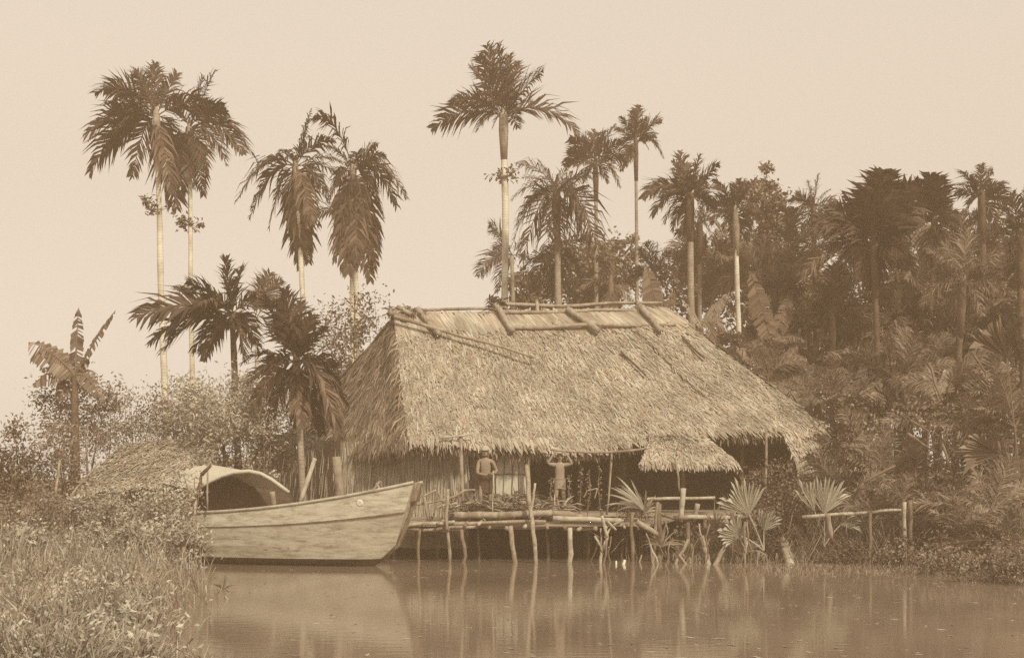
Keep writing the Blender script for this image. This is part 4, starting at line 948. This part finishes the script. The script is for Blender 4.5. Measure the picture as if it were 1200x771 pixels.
banana('banana plant with spread pale leaves at the edge of the grove', 35, (1003, 490), [(985, 430, .2, .17), (1012, 425, .1, .16), (1030, 445, .3, .17), (975, 462, .4, .18), (1038, 470, .4, .2), (1005, 445, .1, .2)], 'banana_pale')
banana('banana plant with drooping dark leaves under the largest grove palm', 35, (1060, 480), [(1040, 420, .2, .16), (1085, 425, .25, .17), (1100, 455, .4, .18), (1030, 455, .4, .17), (1066, 410, .1, .16)])
banana('single pale banana leaf clump low in the grove at right', 34, (1100, 470), [(1085, 430, .15, .18), (1115, 430, .15, .15), (1125, 455, .4, .18)], 'banana_pale')
GU = 'undergrowth of the right bank'
for a in (('dark leafy shrub against the far roof corner', 985, 500, 38, 38, 33.6, 1700, .12, 'leaf_dark'),
          ('shrub behind the hanging thatch screen at the house end', 1000, 550, 36, 45, 32.6, 1900, .11, 'bank'),
          ('tall shrub behind the pole fence, middle of the right bank', 1045, 535, 45, 60, 32, 1700, .11, 'bank'),
          ('tall shrub under the low sweeping palm on the right bank', 1110, 520, 50, 62, 31.5, 1800, .11, 'bank'),
          ('dark shrub at the right margin of the bank', 1175, 530, 48, 75, 31, 2000, .12, 'leaf_dark'),
          ('low shrub along the water behind the fence rail', 1000, 625, 52, 30, 30.6, 1900, .09, 'bank'),
          ('low shrub at the water right of the fence end', 1095, 610, 48, 48, 29.6, 1500, .1, 'bank'),
          ('low shrub at the water by the right margin', 1170, 620, 45, 55, 28.6, 1400, .1, 'bank'),
          ('dark rounded bush before the open end of the house', 908, 592, 38, 52, 29.5, 4200, .085, 'leaf_dark'),
          ('small bush below the pale hanging screen', 945, 590, 26, 26, 30.6, 1000, .09, 'bank'),
          ('low tangled bush in the shallows between staging and fence', 870, 640, 42, 18, 29.6, 1100, .08, 'bank'),
          ('low tangled bush under the staging rails', 815, 636, 42, 20, 30.6, 1000, .08, 'bank'),
          ('small leafy shrub at the deck end under the spiky plant', 742, 600, 24, 18, 30.4, 700, .07, 'leaf_dark'),
          ('shrub behind the fence at the foot of the leaning branch', 968, 565, 22, 28, 31.4, 800, .09, 'bank')):
    bush(*a, group=GU)
# fan palms
def fanplant(label, base, Y, leaves, mat='fan', name='fan_palm'):
    b = at(*base, Y); root = thing(name, label, 'fan palm', (b.x, b.y, max(-.2, min(b.z, ground_z(b.x, Y)))))
    for (hx, hy, d0, sp_, rad, n) in leaves:
        h = at(hx, hy, Y - U(0, .2)); k = Y / F; mb = MB()
        mb.tube(bez(b, b.lerp(h, .5) + Vector((0, 0, .08)), h, 5), [.02, .018, .016, .014, .013, .012], 5)
        fan_leaf(mb, h, d0, sp_, rad * k, n); mb.build('fan_leaf', mat, root)
    return root
fanplant('pale fan palm leaf spread open in front of the dark house opening', (895, 645), 28.7, [(878, 603, 112, 100, 46, 15), (868, 628, 150, 120, 30, 13), (895, 622, 60, 110, 28, 12)])
fanplant('fan palm with upright pleated leaves in front of the hanging thatch screen', (966, 640), 28.9, [(966, 602, 78, 95, 48, 14), (955, 600, 112, 40, 44, 6), (985, 615, 30, 90, 28, 10)])
fanplant('fan palm frond reaching in from the right margin over the reeds', (1195, 560), 28.6, [(1172, 532, 172, 60, 55, 13), (1180, 420, 130, 60, 60, 10)], 'palm_mid')
# spiky plants
def spiky(label, c, Y, n, L, mat, ang, w=.05, name='spiky_plant', cat='plant', sag=.5):
    c = at(*c, Y); mb = MB()
    for i in range(n):
        a = math.radians(U(*ang)); d = Vector((math.cos(a), U(-.5, .5), math.sin(a))).normalized(); l = U(*L)
        e = c + d * l + Vector((0, 0, -l * sag * abs(math.cos(a)) * U(.5, 1.2))); pts = bez(c, c + d * l * .6, e, 6)
        sd_ = d.cross(Vector((0, -1, .3))).normalized()
        vs = []
        for j, p in enumerate(pts):
            ww = w * (1 - (j / 6) ** 2) * .5 + .003; vs += [p - sd_ * ww, p + sd_ * ww + Vector((0, -.015, 0))]
        mb.add(vs, [(2 * j, 2 * j + 1, 2 * j + 3, 2 * j + 2) for j in range(6)])
    return tag(mb.build(name, mat, origin=c), label, cat)
spiky('sprawling leafy clump with narrow leaves in front of the dark rounded bush', (868, 648), 29.1, 36, (.3, .8), 'bank', (20, 160), .05, 'leafy_clump', 'plant', .5)
spiky('tangle of narrow pale leaves hanging over the staging rails', (838, 622), 29.3, 34, (.3, .8), 'bank', (10, 170), .035, 'leafy_clump', 'plant', .8)
spiky('low tuft of narrow leaves under the right end of the deck', (775, 640), 29.4, 30, (.3, .7), 'bank', (20, 160), .03, 'leafy_clump', 'plant', .6)
spiky('spiky plant with pale strap leaves bending left at the end of the deck', (754, 596), 30.0, 16, (.7, 1.25), 'fan', (105, 165), .06, sag=.45)
spiky('short spiky leaves at the foot of the pale strap-leaved plant', (756, 600), 30.1, 12, (.3, .6), 'banana_pale', (20, 150), .05)
for i, (x, h, lab) in enumerate(((646, 560, 'leafless stalk at the left knee of the youth'), (667, 556, 'leafy stalk rising beside the youth on the right'), (681, 546, 'tallest budding stalk right of the youth'), (690, 552, 'budding stalk between the youth and the spiky plant'), (702, 545, 'thin flowering stalk just left of the spiky plant'))):
    mb = MB(); a = at(x, h, 30.5); b = at(x + U(-2, 2), 606, 30.5); mb.stick(b, a, .012, .006, 5, 6, .03)
    for j in range(70):
        p = b.lerp(a, U(.1, 1)); mb.leaf(p + rv(.06), U(.05, .1), .04)
    tag(mb.build('leafy_stalk', 'leaf', origin=b), lab, 'plant')

# ------------------------------------------------------------------ left bank
GLB = 'shrubs of the left bank'
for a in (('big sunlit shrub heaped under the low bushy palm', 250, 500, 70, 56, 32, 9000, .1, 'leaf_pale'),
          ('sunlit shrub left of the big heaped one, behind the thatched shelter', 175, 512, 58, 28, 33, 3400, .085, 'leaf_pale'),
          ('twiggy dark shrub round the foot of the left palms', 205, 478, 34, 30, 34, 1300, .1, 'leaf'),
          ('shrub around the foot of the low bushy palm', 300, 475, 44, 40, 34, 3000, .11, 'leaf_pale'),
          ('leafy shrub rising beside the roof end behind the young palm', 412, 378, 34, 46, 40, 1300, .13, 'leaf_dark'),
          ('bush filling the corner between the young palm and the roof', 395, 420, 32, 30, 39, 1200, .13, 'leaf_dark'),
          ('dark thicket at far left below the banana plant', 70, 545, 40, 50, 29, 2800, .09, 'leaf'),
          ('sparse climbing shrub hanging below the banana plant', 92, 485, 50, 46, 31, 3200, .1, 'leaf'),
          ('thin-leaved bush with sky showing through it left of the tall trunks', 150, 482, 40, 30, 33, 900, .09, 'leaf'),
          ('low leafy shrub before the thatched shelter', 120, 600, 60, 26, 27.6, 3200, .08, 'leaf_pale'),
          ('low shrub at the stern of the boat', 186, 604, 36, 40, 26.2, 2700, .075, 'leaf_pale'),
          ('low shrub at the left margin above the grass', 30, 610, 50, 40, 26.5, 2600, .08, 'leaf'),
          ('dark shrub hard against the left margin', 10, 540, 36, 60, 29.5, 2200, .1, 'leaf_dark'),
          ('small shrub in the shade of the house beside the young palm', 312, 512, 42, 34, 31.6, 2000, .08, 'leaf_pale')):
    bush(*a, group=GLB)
SHD = thing('thatched_shelter', 'low pale thatched shelter half buried in shrubs left of the boat', 'shelter', (at(170, 570, 30.2).x, 30.2, .2))
A_, B_, C_, D_ = at(145, 520, 31.8), at(262, 508, 31.6), at(240, 568, 29.9), at(85, 576, 30.2)
fn = lambda u, v: A_.lerp(B_, u).lerp(D_.lerp(C_, u), v)
mb = MB(); vs = [fn(i / 6, j / 4) for i in range(7) for j in range(5)]; k = len(vs); vs = vs + [p - Vector((0, 0, .1)) for p in vs]
fs = []
for i in range(6):
    for j in range(4):
        a = i * 5 + j; fs += [(a, a + 1, a + 6, a + 5), (a + k, a + 5 + k, a + 6 + k, a + 1 + k)]
    fs.append((i * 5 + 4, i * 5 + 4 + k, i * 5 + 9 + k, i * 5 + 9))
mb.add(vs, fs); o = mb.build('roof', 'thatch_core', SHD); f = MB(); flakes(f, fn, 6500, .08, .24, .02, .045, .6, .4); f.build('thatch', 'thatch', o)
for (x, y, Y) in ((110, 572, 30.2), (228, 568, 30.0), (262, 512, 31.7)): pole_part('post', at(x, y, Y), Vector((at(x, y, Y).x, Y, -.1)), .04, .04, 'pole_dark', SHD)
lone('branch', 'bare forked branch leaning in the thicket at far left', 'branch', [[(62, 600, 27.5), (66, 570, 27.6), (70, 540, 28)], [(75, 592, 27.5), (100, 560, 27.8), (118, 540, 28)]], 'pole', r=.03)

def field(name, mat, n, poly, h, w, ylim, lean=.3, dens=None):
    mb = MB(); i = 0
    while i < n:
        px, py = U(poly[0], poly[1]), U(*ylim)
        if dens and R.random() > dens(px, py): continue
        i += 1
        p = onw(px, py); p.z = max(-.05, ground_z(p.x, p.y) - .02)
        mb.blade(p, Vector((U(-lean, lean), U(-lean, lean), 1)), U(*h) * (.55 + .9 * max(0, .5 + noise.noise(Vector((p.x * 1.1, p.y * .9, 2))))), U(*w), U(.2, 1.2), Vector((1, U(-.6, .6), 0)), U(.45, .65))
    return structure(mb.build(name, mat), 'stuff')
bush('leafy sprigs of a thin shrub over the left end of the boat shelter', 214, 574, 20, 26, 27.4, 500, .075, 'leaf_pale', group=GLB)
spiky('dark spiky grass tuft at the water in front of the boat stern', (226, 656), 25.2, 46, (.35, .8), 'leaf', (35, 135), .03, 'grass_tuft', 'grass tuft', .3)
spiky('small grass tuft standing in the open water left of the boat reflection', (262, 690), 22.3, 14, (.12, .3), 'grass', (30, 150), .02, 'grass_tuft', 'grass tuft', .3)
for i, (x, y, Y) in enumerate(((900, 440, 35), (950, 470, 34.4), (1040, 500, 33.2), (1085, 500, 32.6), (1130, 480, 32.4), (1165, 470, 32), (1010, 530, 32.2), (1075, 560, 31.2), (1135, 560, 31), (1180, 560, 30.6), (1010, 440, 36), (1100, 420, 36), (870, 405, 37), (985, 470, 33.2), (1060, 450, 33), (1110, 455, 32), (1150, 520, 30.4), (1030, 560, 31), (1095, 590, 29.2), (1160, 600, 28.2), (1000, 590, 30.4), (1190, 500, 30), (1055, 610, 29), (1125, 630, 27.6), (1185, 640, 26.6))):
    s_ = U(.8, 1.2) * (1.35 if i > 12 else 1); tips = []
    for j in range(9):
        a = math.radians(U(15, 165)); l = U(38, 62) * s_; tips.append((x + math.cos(a) * l, y - math.sin(a) * l * .8 + 12 * abs(math.cos(a)), 12))
    palm('young stemless palm half hidden in the dense undergrowth of the right bank', Y, (x, y), (x, y + 20), 4, tips, 3, .3, 'bank' if i % 2 else 'palm_mid', 'bark_dark', group='young palms in the right-hand undergrowth', shaft=False, wid=.045)
for i in range(12):
    x, y = U(960, 1175), U(530, 625); Y = 32.4 - (y - 530) / 95 * 1.6
    spiky('clump of pale cane leaves bending among the shrubs of the right bank', (x, y), Y, 14, (.5, 1.3), 'reed', (25, 155), .04, 'cane_clump', 'cane', .5).__setitem__('group', 'cane clumps on the right bank')
field('bank_grass', 'grass', 26000, (-20, 300), (.12, .5), (.008, .024), (612, 900), .75, lambda x, y: max(0, 1 - max(0, x - 165 - 14 * math.sin(y * .11) - 22 * math.sin(y * .047 + 1)) / 85) ** 2.2)
field('tall_bank_grass', 'reed', 7500, (-20, 250), (.3, .9), (.008, .022), (605, 690), .3, lambda x, y: 1 if x < 190 else max(0, 1 - (x - 190) / 55))
def reedbed(name, mat, n, x0, x1, Y0, Y1, h, w=(.012, .035), lean=.4):
    mb = MB()
    for i in range(n):
        Y = U(Y0, Y1); px = U(x0, x1); p = at(px, 600, Y); p.z = max(-.05, ground_z(p.x, Y))
        mb.blade(p, Vector((U(-lean, lean), U(-lean, lean), 1)), U(*h), U(*w), U(.3, 1.6), Vector((1, U(-.6, .6), 0)), U(.4, .65))
    return structure(mb.build(name, mat), 'stuff')
reedbed('right_bank_reeds', 'leaf', 4200, 930, 1230, 29.0, 32.5, (.3, 2.6), (.008, .022), lean=.9)
reedbed('floating_weeds', 'leaf', 3200, 860, 1230, 25.5, 29.5, (.05, .3), (.008, .022), 1.6)
reedbed('shallow_water_weeds', 'reed', 1500, 790, 1090, 29, 31, (.15, .55))
reedbed('jungle_floor_plants', 'reed', 5000, 860, 1240, 32, 38, (.6, 2.0), (.03, .08))
reedbed('left_jungle_floor_plants', 'reed', 2500, -40, 330, 30, 36, (.4, 1.1), (.03, .06))
for i, (x, y, Y) in enumerate(((835, 300, 46), (890, 320, 45), (925, 295, 47), (985, 300, 44), (1000, 350, 40), (1050, 380, 39), (1080, 345, 42), (1090, 400, 38), (1135, 400, 38), (1165, 360, 40), (1180, 420, 37), (1000, 410, 38), (1040, 430, 36.5), (955, 385, 41), (1130, 290, 44), (1068, 300, 43))):
    tips = []
    for j in range(13):
        a = math.radians(U(-50, 230)); l = U(45, 72) * 40 / Y; tips.append((x + math.cos(a) * l, y - math.sin(a) * l * .8 + 10 * abs(math.cos(a)), U(8, 26)))
    palm('young palm crowded among taller trunks in the dark right-hand grove', Y, (x, y), (x + U(-4, 4), 500), 6, tips, 4, .36, 'palm' if i % 3 else 'palm_mid', 'bark_dark', group='young palms crowded in the right-hand grove', wid=.07, shaft=False, sag=.9)
mb = MB()
for i in range(500):
    p = onw(U(-20, 1220), 0 + 668 + 104 * R.random() ** 1.5)
    if p.x < -7 + (29 - p.y) * .29: continue
    d = Vector((U(-1, 1), U(-1, 1), 0)).normalized(); L = U(.02, .09); s2 = Vector((-d.y, d.x, 0)) * L * U(.15, .4)
    p.z = .006; mb.add([p - d * L, p + s2, p + d * L + Vector((0, 0, .01)), p - s2], [(0, 1, 2, 3)])
structure(mb.build('floating_leaf_litter', 'reed'), 'stuff')
for a in (('low weedy bush hanging over the water at the right, under the fence end', 1075, 645, 50, 24, 28.2, 1500, .085, 'leaf'),
          ('dark weedy bush hanging over the water near the right margin', 1145, 652, 50, 30, 26.8, 1900, .085, 'leaf_dark'),
          ('low dark bush over the water in the bottom right margin', 1205, 660, 44, 36, 25.6, 1800, .085, 'leaf_dark'),
          ('dark tangled bush leaning over the water in the lower right corner', 1180, 672, 48, 40, 23.6, 2400, .08, 'bank'),
          ('low reedy bush in the water just right of the last fence post', 1110, 660, 36, 26, 25.6, 1300, .08, 'bank'),
          ('low weedy bush over the water below the fence rail', 1005, 648, 48, 16, 29.0, 1100, .08, 'leaf_dark')):
    bush(*a, group=GU)
for a in (('leafy weeds rising from the grass at far left', 70, 640, 60, 36, 24.6, 2600, .1, 'leaf_pale'),
          ('dark leafy weeds in the grass left of the boat stern', 150, 648, 52, 34, 24.2, 2000, .1, 'leaf_pale'),
          ('leafy weeds at the water edge in front of the boat stern', 210, 640, 32, 34, 25.0, 1300, .09, 'leaf_pale'),
          ('leafy weeds at the left margin of the grass', 8, 650, 45, 40, 24, 2000, .1, 'leaf_pale')):
    bush(*a, group='leafy weeds in the bank grass')
mb = MB(); i = 0
while i < 9000:
    px, py = U(-20, 290), U(640, 880); 
    if R.random() > max(0, 1 - max(0, px - 150) / 100) ** 2: continue
    i += 1; p = onw(px, py); p.z = max(0, ground_z(p.x, p.y)) + U(.02, .3); mb.leaf(p, U(.05, .13), U(.02, .05), .4)
structure(mb.build('bank_weeds', 'leaf_pale'), 'stuff')
# far wood closing the view behind the clearing
mb = MB()
for i in range(9000):
    x = U(-46, 46); y = U(57, 64)
    hgt = 2.2 + 1.6 * noise.noise(Vector((x * .12, 3, 0))) + (4.5 if x > 2 else 0) * sstep(2, 10, x)
    mb.leaf(Vector((x, y, U(.1, max(.8, hgt)))), U(.5, .9), U(.3, .5))
structure(mb.build('far_wood', 'leaf_dark'), 'stuff')
